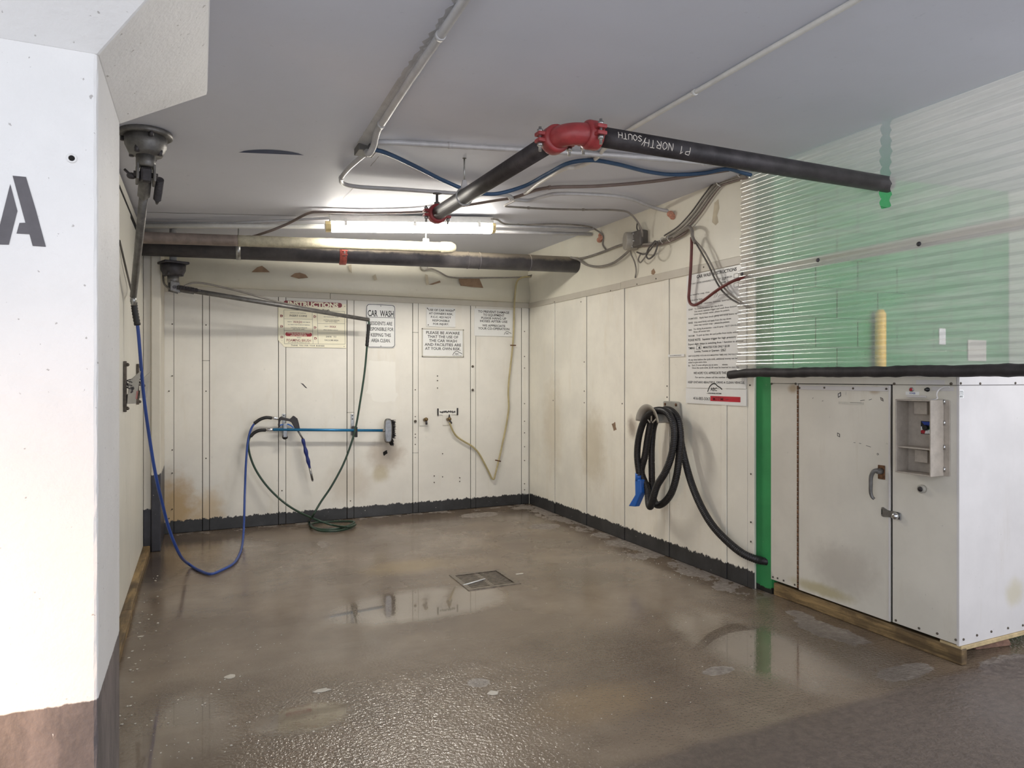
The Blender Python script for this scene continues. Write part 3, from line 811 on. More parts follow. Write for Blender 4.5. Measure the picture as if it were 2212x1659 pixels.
# piano hinge: interleaved knuckles
hg = MB(FC); uh = cu(1724.2); nk = 44
for k in range(nk):
    za = CBOT + 0.01 + (zr - 0.02 - CBOT) * k / nk; zb = CBOT + 0.01 + (zr - 0.02 - CBOT) * (k + 0.86) / nk
    hg.cyl((uh, za, 0.003), (uh, zb, 0.003), 0.0055, seg=8)
stuff(hg.build('piano_hinge', M['rust'], cab))
MB(FC).box((cu(1920.5), CBOT + 0.01, 0.002), (cu(1924.5), zr - 0.006, 0.006)).build('edge_trim', M['cab_side'], door, 0.001, 1)
# lever handle
hp = on_cab(1905.5, 1020)
FH = fright(hp)
hd = MB(FH).box((-0.021, -0.038, 0.002), (0.021, 0.038, 0.008)).build('handle', M['rust'], door, 0.004)
for du, dv in ((-.014, .03), (.014, .03), (-.014, -.03), (.014, -.03)):
    pass
MB(FH).lathe((0, 0.006, 0.006), (0, 0, 1), [(0.017, 0), (0.016, 0.02), (0.012, 0.034), (0.006, 0.038)], 20).build('hub', M['dull_steel'], hd)
mb = MB(FH)
lp = catmull([(0.004, 0.012, 0.034), (-0.014, 0.006, 0.044), (-0.028, -0.02, 0.048), (-0.033, -0.07, 0.046), (-0.034, -0.115, 0.044), (-0.028, -0.137, 0.040), (-0.019, -0.145, 0.037)], 7)
mb.sweep(lp, lambda i, n: 0.0125 - 0.005 * i / n, 12); mb.build('lever', M['dull_steel'], hd)
# hasp with round lock
FS = fright(on_cab(1930, 1112))
hs = MB(FS).prism([(-0.066, 0.028), (-0.066, -0.016), (-0.056, -0.020), (-0.02, -0.016), (0.036, -0.018), (0.046, -0.022), (0.046, 0.016), (0.03, 0.02), (-0.03, 0.02), (-0.056, 0.032)], 0.004, 0.009).build('hasp', M['steel'], cab, 0.001, 1)
MB(FS).box((-0.064, -0.008, 0.009), (-0.06, 0.02, 0.0105)).build('slot', M['dark_gap'], hs)
MB(FS).lathe((0.024, -0.001, 0.009), (0, 0, 1), [(0.019, 0), (0.019, 0.012), (0.015, 0.022), (0.006, 0.026)], 20).build('lock', M['chrome'], hs)
# barrel lock on the control panel
FB = fright(on_cab(1994, 1056))
bl = MB(FB).lathe((0, 0, 0), (0, 0, 1), [(0.021, 0), (0.021, 0.018), (0.018, 0.022)], 24).build('barrel_lock', M['grey_plastic'], cab)
MB(FB).lathe((0, 0, 0.018), (0, 0, 1), [(0.013, 0), (0.013, 0.0055), (0.004, 0.006)], 18).build('keyhole', M['black_plastic'], bl)
# open-fronted coin box
y0b, y1b, z0b, z1b, pr = 2.212, 2.402, 0.912, 1.288, 0.105
FX = fright(V(CF, y1b, z0b)); bwid = y1b - y0b; bh_ = z1b - z0b; w_ = 0.007
box = MB(FX)
box.box((0, 0, 0.002), (bwid, bh_, 0.012))
cb = box.build('control_box', M['box_beige'], cab, 0.001, 1)
for nm, a, b3 in (('box_side', (0, 0, 0.012), (w_, bh_, pr)), ('box_side', (bwid - w_, 0, 0.012), (bwid, bh_, pr)), ('box_roof', (w_, bh_ - w_, 0.012), (bwid - w_, bh_, pr)), ('box_floor', (w_, 0, 0.012), (bwid - w_, w_, pr)), ('shelf', (w_, 0.128, 0.012), (bwid - w_, 0.136, pr - 0.012))):
    MB(FX).box(a, b3).build(nm, M['box_beige'], cb, 0.0015, 1)
MB(FX).prism([(bwid, 0.0), (bwid + 0.022, 0.0), (bwid + 0.028, 0.006), (bwid + 0.028, bh_ - 0.006), (bwid + 0.022, bh_), (bwid, bh_)], 0.001, 0.006).build('flange', M['box_beige'], cb, 0.001, 1)
for zz in (0.02, 0.13, 0.25, 0.355):
    MB(FX).cyl((bwid + 0.003, zz, 0.008), (bwid + 0.003, zz + 0.024, 0.008), 0.005, seg=10).build('hinge_pin', M['chrome'], cb)
MB(FX).box((0.062, bh_ - 0.075, 0.012), (0.132, bh_ - 0.010, 0.05)).build('coin_slot', M['box_beige'], cb, 0.003)
MB(FX).box((0.066, 0.058, 0.012), (0.134, 0.122, 0.05)).build('coin_slot', M['box_beige'], cb, 0.003)
MB(FX).ball((bwid - 0.02, 0.15, 0.04), 0.012, (1, 0.8, 1)).build('latch', M['black_plastic'], cb)
# selector dial plate
DU, DVv, DW, DH = 0.075, 0.20, 0.066, 0.066
dp = MB(FX).prism([(DU, DVv), (DU + DW, DVv), (DU + DW, DVv + DH), (DU, DVv + DH)], 0.012, 0.014).build('dial_plate', M['ink'], cb, 0.0008, 1)
dc = (DU + DW * 0.47, DVv + DH * 0.5)
def wedge(a0, a1, mat):
    pts = [dc]
    for k in range(5):
        a = math.radians(a0 + (a1 - a0) * k / 4); s_ = 0.030 / max(abs(math.cos(a)), abs(math.sin(a)))
        pts.append((dc[0] + math.cos(a) * s_, dc[1] + math.sin(a) * s_))
    MB(FX).flat(pts, 0.0146).build('sector', mat, dp, recalc=False)
for a0, a1, m in ((48, 132, 'blue_print'), (134, 168, 'ink'), (170, 208, 'sign_white'), (210, 250, 'red_print'), (252, 288, 'sign_white'), (290, 330, 'sign_white'), (-28, 12, 'green_print'), (14, 46, 'ink_grey')):
    wedge(a0, a1, M[m])
MB(FX).lathe((dc[0], dc[1], 0.0146), (0, 0, 1), [(0.015, 0), (0.014, 0.014), (0.012, 0.017)], 18).build('selector_knob', M['knob'], dp)
# power lamp, black knob, labels, wire
rl = on_cab(1969.5, 841.5)
FL = fright(rl)
pl = MB(FL).lathe((0, 0, 0), (0, 0, 1), [(0.012, 0), (0.012, 0.005), (0.009, 0.006)], 18).build('power_lamp', M['zinc'], cab)
MB(FL).ball((0, 0, 0.006), 0.0085, (1, 1, 0.7)).build('lens', M['red_print'], pl)
MB(fright(on_cab(2004.5, 841.5))).lathe((0, 0, 0), (0, 0, 1), [(0.011, 0), (0.011, 0.006), (0.007, 0.007), (0.007, 0.02), (0.004, 0.022)], 16).build('reset_button', M['knob'], cab)
FLb = fright(on_cab(1971, 849.5, 0.0005))
lb = MB(FLb).box((-0.037, -0.0085, 0), (0.037, 0.0085, 0.0015)).build('power_label', M['sign_white'], cab)
lettering(lb, fright(on_cab(1971, 849.5, 0.0026)), [('POWER', 0, 0, 0.032, 0.009)], M['blue_print'])
MB(fright(on_cab(1977, 856.5, 0.0005))).box((-0.045, -0.006, 0), (0.06, 0.006, 0.004)).build('plate', M['cab_side'], cab, 0.001, 1)
MB(fright(on_cab(2009, 826, 0.0045))).box((-0.075, -0.011, 0), (0.075, 0.012, 0.0012)).build('blank_label', M['cab_side'], cab, 0.001, 1)
MB(fright(on_cab(2030, 840, 0.0005))).box((-0.042, -0.01, 0), (0.07, 0.01, 0.0012)).build('blank_label', M['cab_side'], cab, 0.001, 1)
wr_ = MB(); wr_.tube([on_cab(2052, 836, 0.006), on_cab(2038, 836, 0.012), on_cab(2027, 843, 0.02), on_cab(2023, 853, 0.04), on_cab(2024, 861, 0.05), V(CF - 0.06, 2.26, z1b - 0.004)], 0.0035, 8); wr_.build('wire', M['cab_side'], cab)
# scraps and label on the door
def diamond(px, py, a, b3, rot, inner):
    F_ = fright(on_cab(px, py, 0.0026)); c_, s_ = math.cos(rot), math.sin(rot)
    def rp(x, y): return (x * c_ - y * s_, x * s_ + y * c_)
    o_ = MB(F_).prism([rp(a, 0), rp(0, b3), rp(-a, 0), rp(0, -b3)], 0, 0.0006).build('diamond_mark', M['ink_grey'], door)
    MB(F_).prism([rp(a * .55, 0), rp(0, b3 * .55), rp(-a * .55, 0), rp(0, -b3 * .55)], 0.0004, 0.0012).build('centre', M[inner], o_)
diamond(1813.4, 853, 0.013, 0.02, -0.5, 'cab_side'); diamond(1811.5, 939.5, 0.011, 0.016, 0.6, 'cab_front'); diamond(1905, 862.5, 0.008, 0.016, 0.7, 'box_beige'); diamond(1896, 981, 0.007, 0.007, 0.0, 'cab_front')
FLd = fright(on_cab(1838, 871, 0.0026))
MB(FLd).box((-0.082, -0.007, 0), (0.082, 0.007, 0.001)).build('label_strip', M['grey_label'], door)
MB(FLd).box((-0.004, 0.0035, 0.0008), (0.07, 0.005, 0.0013)).build('print_line', M['ink_grey'], door)
for px, py, l_, a_ in ((1863, 865, .028, .15), (1880, 863, .02, .35), (1846, 956, .012, 0.05), (1858, 958, .014, -0.05), (1876, 964, .03, -.2), (1756, 860, .009, 1.0), (1777, 866, .01, .3)):
    F_ = fright(on_cab(px, py, 0.0025)) @ Matrix.Rotation(a_, 4, 'Z')
    MB(F_).box((-l_ / 2, -0.0012, 0), (l_ / 2, 0.0012, 0.0005)).build('scratch', M['ink_grey'], door)
# sticker by the corner on the side
FK = frame(at_y(2077, 851, CYN - 0.0028), (1, 0, 0), (0, 0, 1), (0, -1, 0))
st = MB(FK).prism([(-0.017, -0.02), (0.017, -0.02), (0.017, 0.014), (0.011, 0.02), (-0.017, 0.02)], 0, 0.0006).build('sticker', M['sign_white'], cab)
for a, b3 in (((-.014, .014), (.010, .0155)), ((-.014, -.006), (.013, -.0045)), ((-.014, -.006), (-.0125, .0155)), ((.0115, -.006), (.013, .012)), ((-.010, .0085), (.009, .0115)), ((-.010, .003), (.009, .0045)), ((-.010, -.001), (.009, .0005))):
    MB(FK).box((a[0], a[1], 0.0006), (b3[0], b3[1], 0.0010)).build('print_line', M['ink'], st)
lettering(st, frame(at_y(2077, 851, CYN - 0.004), (1, 0, 0), (0, 0, 1), (0, -1, 0)), [('2021', -0.001, -0.0125, 0.026, 0.008)], M['ink'], bold=0.02)
# screws
sw = MB()
for px, py in ((1667, 829), (1719, 829), (1932, 829), (2055, 829)):
    sw.lathe(on_cab(px, py, 0.004), RW, [(0.007, 0), (0.007, 0.003), (0.003, 0.005)], 10)
for px, py in ((1727.5, 838), (1781, 837.5), (1843, 839), (1915, 840)):
    sw.lathe(on_cab(px, py, 0.006), RW, [(0.006, 0), (0.006, 0.003), (0.003, 0.005)], 10)
for px, py in ((1670, 1246.5), (1680, 1249), (1693, 1254), (1717, 1263), (1935.5, 1340), (1985.5, 1357), (2025, 1368.5), (2065, 1382)):
    sw.lathe(on_cab(px, py, 0.0), RW, [(0.006, 0), (0.006, 0.003), (0.003, 0.005)], 10)
for px, py, of in ((2075, 828, .005), (2117, 828.5, .005), (2193, 827.5, .005), (2081, 1381, .002), (2110, 1372, .002), (2141, 1364, .002), (2177, 1356.5, .002), (2209, 1350.5, .002)):
    sw.lathe(at_y(px, py, CYN - of), (0, -1, 0), [(0.006, 0), (0.006, 0.003), (0.003, 0.005)], 10)
stuff(sw.build('screw_heads', M['screw'], cab))
# timber base
sill = MB()
sill.prism([(CYN - 0.012, 0.0), (CYF, 0.0), (CYF, CBOT - 0.012), (CYN - 0.012, CBOT - 0.012)], CF + 0.004, CF + 0.045)
sill.bm.transform(Matrix(((0, 0, 1, 0), (1, 0, 0, 0), (0, 1, 0, 0), (0, 0, 0, 1))))
sill.build('timber_sill', M['wood'], cab, 0.006)
MB().box((CF + 0.006, CYN - 0.008, CBOT - 0.022), (CF + 1.04, CYN + 0.1, CBOT - 0.001)).build('base_board', M['plywood'], cab, 0.002, 1)
mb = MB(); mb.hexa([(3.62, 2.22, 0), (3.86, 2.18, 0), (3.90, 2.42, 0), (3.64, 2.44, 0), (3.66, 2.25, 0.068), (3.85, 2.21, 0.07), (3.87, 2.40, 0.07), (3.66, 2.41, 0.068)])
tag(mb.build('support_block', M['stone'], None, 0.012), 'rough brown block supporting the cabinet under its right side', 'block')

# ================================================================== corrugated plastic curtain
SX = 3.27
pitch, amp = 0.056, 0.0065
SY0, SY1 = 1.55, 3.565
LAPZ = 2.078
cur = thing('plastic_curtain', 'clear corrugated plastic sheet hanging from the ceiling above the white cabinet', 'curtain', V(SX, 2.55, 1.42))
slotA, slotB, slotZ = 2.448, 2.512, 2.292
def sheet(name, z0, z1, y0, y1, xo, cut=False, seed=1):
    rnd = random.Random(seed)
    mb = MB(); rows = int((z1 - z0) / (pitch / 10))
    prev = None
    for i in range(rows + 1):
        z = z0 + (z1 - z0) * i / rows
        x = SX + xo + amp * math.cos(2 * math.pi * z / pitch) + 0.012 * (z - 1.42)
        jag = 0.010 * (((z / pitch) % 1.0) ** 2) + 0.004 * math.sin(z * 31)
        edge = y1 - 0.015 + jag - 0.016 * max(0, (2.0 - z)) * -1
        ys = [y0, slotA + jag * 0.8, slotB - jag * 0.8, edge]
        row = [mb._v((x, y, z)) for y in ys]
        if prev:
            for k in range(3):
                if cut and k == 1 and z > slotZ: continue
                mb._f([prev[k], prev[k + 1], row[k + 1], row[k]], True)
        prev = row
    return mb.build(name, M['sheet'], cur, recalc=False)
sheet('lower_sheet', 1.425, LAPZ + 0.03, SY0, SY1, 0.0)
sheet('upper_sheet', LAPZ - 0.035, ceil_z(SX) - 0.004, SY0, SY1 - 0.012, 0.004, True, 3)
MB().box((SX + 0.022, SY0, LAPZ - 0.028), (SX + 0.026, SY1 - 0.03, LAPZ + 0.024)).build('lap_rail', M['sheet'], cur, 0.0, 1)
for px, py in ((1603, 592), (1767, 562), (1985, 527)):
    p = at_x(px, py, SX - 0.004)
    MB().lathe(p, RW, [(0.012, 0), (0.011, 0.004), (0.004, 0.007)], 16).build('screw', M['dark_metal'], cur)
mb = MB()
pts = resample([V(SX - 0.02, SY1 + 0.04, 1.428), V(SX + 0.002, SY0, 1.432)], 0.02)
pts = [p + V(0, 0, 0.006 * noise.noise(V(p.y * 5, 0, 0)) - (0.02 * max(0, (p.y - 3.45)) * 4)) for p in pts]
mb.sweep(pts, lambda i, n: 0.0285 * (1 + 0.16 * noise.noise(V(i * 0.34, 3, 1))), 16)
mb.build('edge_sleeve', M['foam'], cur)

# ================================================================== overhead
# fluorescent strip light
la, lb_ = on_ceil(700, 489, 0.085), on_ceil(1066, 493, 0.085)
lu = (lb_ - la); LL = lu.length; lu.normalize()
lw_ = V(0, 0, 1).cross(lu).normalized(); lv = lu.cross(lw_).normalized()      # lv ~ up... keep right handed
up = lu.cross(lw_)
if up.z < 0: up = -up
FLm = frame((la + lb_) / 2, lu, lu.cross(up) * -1, up)
lamp = thing('strip_light', 'lit fluorescent strip light hung under the ceiling above the black pipe', 'light', FLm)
MB(FLm).box((-LL / 2 + 0.04, -0.05, 0.03), (LL / 2 - 0.01, 0.05, 0.082)).build('housing', M['housing'], lamp, 0.004)
MB(FLm).box((-LL / 2 + 0.055, -0.066, 0.028), (LL / 2 - 0.02, 0.066, 0.032)).build('shade_wing', M['housing'], lamp, 0.001, 1)  # thin wing added to keep lens light off the nearby ceiling
pts = []
mb = MB(FLm)
prof = [(-0.052, 0.03), (-0.058, 0.005), (-0.045, -0.028), (-0.02, -0.04), (0.02, -0.04), (0.045, -0.028), (0.058, 0.005), (0.052, 0.03)]
A = [mb._v((-LL / 2 + 0.055, y, z)) for y, z in prof]; B = [mb._v((LL / 2 - 0.02, y, z)) for y, z in prof]
for i in range(len(prof) - 1): mb._f([A[i], A[i + 1], B[i + 1], B[i]], True)
mb._f(A); mb._f(B[::-1]); mb._f([A[-1], A[0], B[0], B[-1]])
mb.build('lens', M['lamp'], lamp)
for x0, x1, m in ((-LL / 2 + 0.01, -LL / 2 + 0.054, 'end_cap'), (LL / 2 - 0.019, LL / 2 + 0.008, 'end_cap')):
    mb = MB(FLm); a_ = [mb._v((x0, y * 1.02, z)) for y, z in prof]; b_ = [mb._v((x1, y * 1.02, z)) for y, z in prof]
    for i in range(len(prof)): mb._f([a_[i], a_[(i + 1) % 8], b_[(i + 1) % 8], b_[i]])
    mb._f(a_[::-1]); mb._f(b_); mb.build('end_cap', M[m], lamp, 0.002, 1)
for x in (-LL / 2 + 0.16, 0.02, LL / 2 - 0.13):
    MB(FLm).box((x - .012, -0.063, -0.002), (x + .012, -0.052, 0.05)).build('latch', M['housing'], lamp, 0.002, 1)

# big black drain pipe across the back
pa, pb = at_x(300, 531, XL - 0.02), at_x(1252, 572.5, XR + 0.02)
dr = thing('drain_pipe', 'large dusty black pipe running across the bay below the strip light', 'pipe', pa)
PR = 0.075
mb = MB(); mb.sweep([pa, pb], PR, 32); mb.build('pipe', M['pipe_dusty'], dr)
ax = (pb - pa).normalized()
def pipe_at(px, A_, B_):
    """point of the axis A_B_ seen at column px"""
    lo, hi = 0.0, 1.0
    f = lambda t: (lambda q: CX + FPX * (q.x * CT - q.y * ST) / (q.x * ST + q.y * CT))(A_.lerp(B_, t))
    for _ in range(40):
        m = (lo + hi) / 2
        if f(m) < px: lo = m
        else: hi = m
    return A_.lerp(B_, (lo + hi) / 2)
p = pipe_at(515, pa, pb)
st = MB(); st.lathe(p - ax * 0.018, ax, [(PR + 0.001, 0), (PR + 0.004, 0.0), (PR + 0.004, 0.036), (PR + 0.001, 0.036)], 32); sto = st.build('strap', M['zinc'], dr)
MB().cyl(p + V(0, 0, PR), V(p.x, p.y, ceil_z(p.x) + 0.005), 0.005, seg=8).build('hanger_rod', M['zinc'], sto)
p = pipe_at(740, pa, pb)
cl = MB(); cl.lathe(p - ax * 0.03, ax, [(PR + 0.001, 0), (PR + 0.012, 0.004), (PR + 0.012, 0.056), (PR + 0.001, 0.06)], 32); clo = cl.build('coupling', M['clamp_red'], dr)
fr_ = V(0, -1, 0)
MB().cyl(p + V(0, -PR - 0.02, 0.04), p + V(0, -PR - 0.02, -0.03), 0.007, seg=8).build('bolt', M['zinc'], clo)
MB().cbox(p + V(0, -PR - 0.012, 0.02), (0.05, 0.03, 0.014)).build('lug', M['clamp_red'], clo, 0.003)
MB().cbox(p + V(0, -PR - 0.012, -0.014), (0.05, 0.03, 0.014)).build('lug', M['clamp_red'], clo, 0.003)
for px in (1010, 1035, 1143):
    p = pipe_at(px, pa, pb); st = MB(); st.lathe(p - ax * 0.006, ax, [(PR, 0), (PR + 0.004, 0.004), (PR, 0.012)], 32); st.build('weld_bead', M['pipe_dusty'], dr)

# short wrapped pipe behind it
wa, wb_ = on_ceil(300, 513, 0.17), on_ceil(982, 535, 0.17)
wp = thing('wrapped_pipe', 'cream painted wrapped pipe with a blind end behind the big black pipe', 'pipe', wa)
wpts = resample([wa, wb_], 0.03)
ib = min(range(len(wpts)), key=lambda i: abs((wpts[i] - pipe_at(515, wa, wb_)).length))
mb = MB(); mb.sweep(wpts[:ib + 1], 0.0425, 20); mb.build('brown_section', M['brown_pipe'], wp)  # left stretch coloured brown up to the strap
wpts = wpts[ib:]
mb = MB(); mb.sweep([q + V(0, 0, 0.002 * noise.noise(q * 9)) for q in wpts], lambda i, n: 0.043 * (1 + 0.04 * noise.noise(V(i * .7, 0, 0))) * (1 if i < n - 2 else 0.72), 20); mb.build('pipe', M['wrap'], wp)
dw = (wb_ - wa).normalized()
mb = MB(); mb.lathe(wb_ - dw * 0.13, dw, [(0.044, 0), (0.049, 0.01), (0.05, 0.05), (0.048, 0.1), (0.03, 0.135), (0.01, 0.14)], 20); mb.build('end_wrap', M['wrap'], wp)
p = pipe_at(920, wa, wb_)
MB().cyl(p + V(0, 0, 0.04), V(p.x, p.y, ceil_z(p.x) + 0.012), 0.005, seg=8).build('hanger_rod', M['conduit_white'], wp)
MB().cbox(p + V(0, 0, 0.055), (0.05, 0.03, 0.03)).build('clip', M['conduit_white'], wp, 0.004)

# sprinkler pipe: along the bay, red grooved elbow, then across to the plastic curtain
SZ = 2.432
E0 = at_z(1234, 285, SZ); end_ = at_z(944, 462, SZ + 0.01); slot = V(SX + 0.09, E0.y - 0.012, SZ)
E0.x = end_.x + 0.03
sp = thing('sprinkler_pipe', 'black steel sprinkler pipe turning through a bright red elbow under the ceiling', 'pipe', E0)
SR = 0.0425
el = 0.105
d1 = (end_ - E0).normalized(); d2 = (slot - E0).normalized()
mb = MB(); mb.sweep([E0 + d1 * el, end_ + d1 * 0.0], SR, 28); mb.build('pipe', M['pipe_black'], sp)
mb = MB(); mb.sweep([E0 + d2 * el, slot], SR, 28); run2 = mb.build('pipe', M['pipe_black'], sp)
arc = []
for k in range(13):
    t = k / 12; c_ = E0 + d1 * el * (1 - t) ** 2 + d2 * el * t ** 2 + V(0, 0, 0) ; arc.append(c_)
mb = MB(); mb.sweep(arc, 0.0465, 28); elbow = mb.build('elbow', M['fitting_red'], sp)
def coupling(c, ax_, name='coupling'):
    m = MB(); m.lathe(c - ax_ * 0.034, ax_, [(SR + .004, 0), (SR + 0.016, 0.004), (SR + 0.019, 0.014), (SR + 0.019, 0.054), (SR + 0.016, 0.064), (SR + .004, 0.068)], 30)
    o_ = m.build(name, M['fitting_red'], sp)
    side = ax_.cross(V(0, 0, 1)).normalized()
    for s_ in (-1, 1):
        b_ = c + side * s_ * (SR + 0.030)
        lg = MB(frame(b_, ax_, side, V(0, 0, 1)))
        lg.cbox((0, -0.004 * s_, 0.014), (0.045, 0.042, 0.016)); lg.cbox((0, -0.004 * s_, -0.014), (0.045, 0.042, 0.016))
        lg.build('lug', M['fitting_red'], o_, 0.004)
        bt = MB(); bt.cyl(b_ + V(0, 0, 0.045), b_ + V(0, 0, -0.06), 0.0065, seg=10); bt.lathe(b_ + V(0, 0, -0.038), V(0, 0, 1), [(0.013, 0), (0.013, 0.014)], 6); bt.lathe(b_ + V(0, 0, 0.022), V(0, 0, 1), [(0.013, 0), (0.013, 0.012)], 6)
        bt.build('bolt', M['zinc'], o_)
coupling(E0 + d1 * (el + 0.01), d1); coupling(E0 + d2 * (el + 0.01), d2)
# ring hanger
hpnt = pipe_at(1003, end_, E0)
rg = MB(); rg.torus(hpnt, d1, SR + 0.006, 0.005, 28, 8); rgo = rg.build('ring_hanger', M['conduit'], sp)
ht = V(hpnt.x, hpnt.y, ceil_z(hpnt.x) + 0.010)
MB().cyl(hpnt + V(0, 0, SR + 0.045), ht, 0.0045, seg=8).build('rod', M['zinc'], rgo)
MB().lathe(ht, V(0, 0, -1), [(0.02, 0), (0.018, 0.006), (0.007, 0.014)], 14).build('ceiling_plate', M['dull_steel'], rgo)
mb = MB(); mb.prism([(-0.022, 0.0), (0.022, 0.0), (0.01, 0.05), (-0.01, 0.05)], -0.008, 0.008)
mb.bm.transform(frame(hpnt + V(0, 0, SR + 0.004), V(1, 0, 0), V(0, 0, 1), V(0, -1, 0))); mb.build('saddle', M['conduit'], rgo, 0.002, 1)
# far coupling with a hand wheel above
coupling(end_ - d1 * 0.0, d1, 'end_coupling')
mb = MB(); mb.lathe(end_ + d1 * 0.0, d1, [(SR, 0), (SR + 0.008, 0.03), (SR, 0.05), (0.02, 0.056)], 24); mb.build('end_cap', M['fitting_red'], sp)
vs = MB(); vs.lathe(end_ + V(0, 0, SR), V(0, 0, 1), [(0.018, 0), (0.018, 0.03), (0.009, 0.034), (0.008, 0.085)], 14); stem_ = vs.build('valve_stem', M['dull_steel'], sp)
MB().lathe(end_ + V(0, 0, SR + 0.08), V(0, 0, 1), [(0.012, 0), (0.03, 0.003), (0.031, 0.007), (0.01, 0.011)], 18).build('hand_wheel', M['dull_steel'], stem_)
# chalk writing on the pipe, seen upside down
def chalk(points_list):
    m = MB(); perp = d2.cross(V(0, 0, 1)).normalized()
    if perp.y > 0: perp = -perp
    for strokes in points_list:
        pts = []
        for s_, h_ in strokes:
            a_ = h_ / SR
            pts.append(E0 + d2 * s_ + (perp * math.cos(a_) + V(0, 0, 1) * math.sin(a_)) * (SR + 0.0008))
        m.sweep(pts, 0.0016, 6)
    m.build('chalk_writing', M['chalk'], sp)
def glyphs(word, s0, h0, w, h, gap):
    """simple stroke letters turned upside down (written from the other side)"""
    G = {'N': [[(0, 0), (0, 1)], [(0, 1), (1, 0)], [(1, 0), (1, 1)]], 'O': [[(.5, 0), (0, .3), (0, .7), (.5, 1), (1, .7), (1, .3), (.5, 0)]], 'R': [[(0, 0), (0, 1)], [(0, 1), (.9, .9), (.9, .6), (0, .5)], [(.3, .5), (1, 0)]],
         'T': [[(0, 1), (1, 1)], [(.5, 1), (.5, 0)]], 'H': [[(0, 0), (0, 1)], [(1, 0), (1, 1)], [(0, .5), (1, .5)]], '/': [[(0, 0), (1, 1)]], 'S': [[(1, .85), (.5, 1), (0, .75), (1, .3), (.5, 0), (0, .15)]], 'U': [[(0, 1), (0, .2), (.5, 0), (1, .2), (1, 1)]],
         'P': [[(0, 0), (0, 1)], [(0, 1), (.9, .9), (.9, .6), (0, .5)]], '1': [[(.5, 0), (.5, 1), (.1, .7)]]}
    out = []
    for i, ch in enumerate(word):
        for stk0 in G[ch]:
            stk = [stk0[0]]
            for (xa, ya), (xb, yb) in zip(stk0, stk0[1:]): stk += [(xa + (xb - xa) * k / 4, ya + (yb - ya) * k / 4) for k in range(1, 5)]
            out.append([(s0 - (i * (w + gap) + x * w), h0 - (y - 0.5) * h) for x, y in stk])
    return out
def s_of(px): return (pipe_at(px, E0 + d2 * 0.1, slot) - E0).length
chalk(glyphs('P1', s_of(1478), -0.016, 0.024, 0.034, 0.012))
chalk(glyphs('NORTH', s_of(1441), -0.010, 0.022, 0.032, 0.010))
chalk(glyphs('/', s_of(1383), -0.006, 0.02, 0.034, 0.01))
chalk(glyphs('SOUTH', s_of(1374), 0.004, 0.018, 0.026, 0.007))

# ---- conduits and cables under the slab
def run(name, label, cat, pts, r, mat, group=None, seg=10, n=8, clips=(), smooth=True, part='tube'):
    t = thing(name, label, cat, pts[0], group)
    m = MB(); m.sweep(catmull(pts, n) if smooth else [Vector(p) for p in pts], r, seg); m.build(part, mat, t)
    path = catmull(pts, n) if smooth else [Vector(p) for p in pts]
    for i in clips:
        i = max(1, min(len(path) - 2, int(i * (len(path) - 1))))
        c_ = path[i]; a_ = (path[i + 1] - path[i - 1]).normalized()
        mc = MB(); mc.lathe(c_ - a_ * 0.010, a_, [(r * 1.02, 0), (r + 0.003, 0.001), (r + 0.003, 0.019), (r * 1.02, 0.02)], 14); mc.build('clip', mat, t)
    return t
C = on_ceil
run('conduit', 'thick grey conduit running towards the camera beside a ragged strip on the ceiling', 'conduit', [C(1040, -60, .02), C(1003, 0, .02), C(880, 182, .02), C(835, 252, .02), C(815, 285, .022), C(806, 318, .05), C(797, 332, .065), C(791, 325, .03)], 0.0165, M['conduit'], clips=(0.2, 0.5), n=10)
run('conduit', 'grey conduit bending in a hairpin at the ragged strip and running to the sprinkler pipe', 'conduit', [C(792, 330, .015), C(776, 343, .02), C(751, 366, .02), C(737, 386, .02), C(741, 396, .02), C(762, 402, .02), C(880, 410, .02), C(1010, 419, .02), C(1090, 421, .02), C(1112, 430, .02), C(1140, 433, .02), C(1172, 425, .02), C(1200, 419, .02), C(1330, 424, .02), C(1370, 432, .02), C(1394, 442, .025), on_right(1424, 452, .06), on_right(1447, 457, .0)], 0.0135, M['conduit'], clips=(0.17, 0.42, 0.5))
run('conduit', 'light grey conduit crossing the ceiling from the ragged strip to the plastic sheet', 'conduit', [C(806, 308, .02), C(830, 307, .02), C(932, 312, .02), C(1100, 322, .02), C(1300, 334, .02), C(1480, 348, .02), C(1560, 355, .02), C(1632, 362, .02)], 0.0155, M['conduit'], clips=(0.33, 0.80))
run('cable', 'thick blue cable hanging in two sags under the ceiling', 'cable', [C(803, 322, .035), C(830, 329, .03), C(900, 361, .03), C(960, 391, .05), C(1010, 411, .09), C(1068, 419, .09), C(1130, 403, .05), C(1180, 377, .03), C(1230, 352, .02), C(1275, 346, .018), C(1330, 354, .018), C(1400, 371, .018), C(1450, 377, .018), C(1520, 374, .018), C(1570, 365, .018), C(1598, 372, .02), C(1622, 378, .03)], 0.0125, M['cable_blue'])
run('cable', 'white flexible cable crossing over the red elbow pipe towards the frame top', 'cable', [C(1105, 428, .014), C(1125, 423, .014), C(1170, 392, .014), C(1226, 363, .014), C(1243, 362, .014), C(1285, 344, .014), C(1305, 322, .014), C(1325, 305, .014), C(1358, 282, .014), C(1500, 200, .014), C(1630, 125, .014), C(1750, 57, .014), C(1920, -40, .014)], 0.0115, M['conduit_white'], clips=(0.76,))
run('conduit', 'brownish conduit rising to the top of the plastic sheet', 'conduit', [C(1100, 430, .016), C(1126, 422, .016), C(1160, 410, .016), C(1192, 405, .016), C(1290, 402, .016), C(1400, 393, .016), C(1500, 379, .016), C(1575, 367, .016)], 0.0115, M['conduit_taupe'], clips=(0.42,))
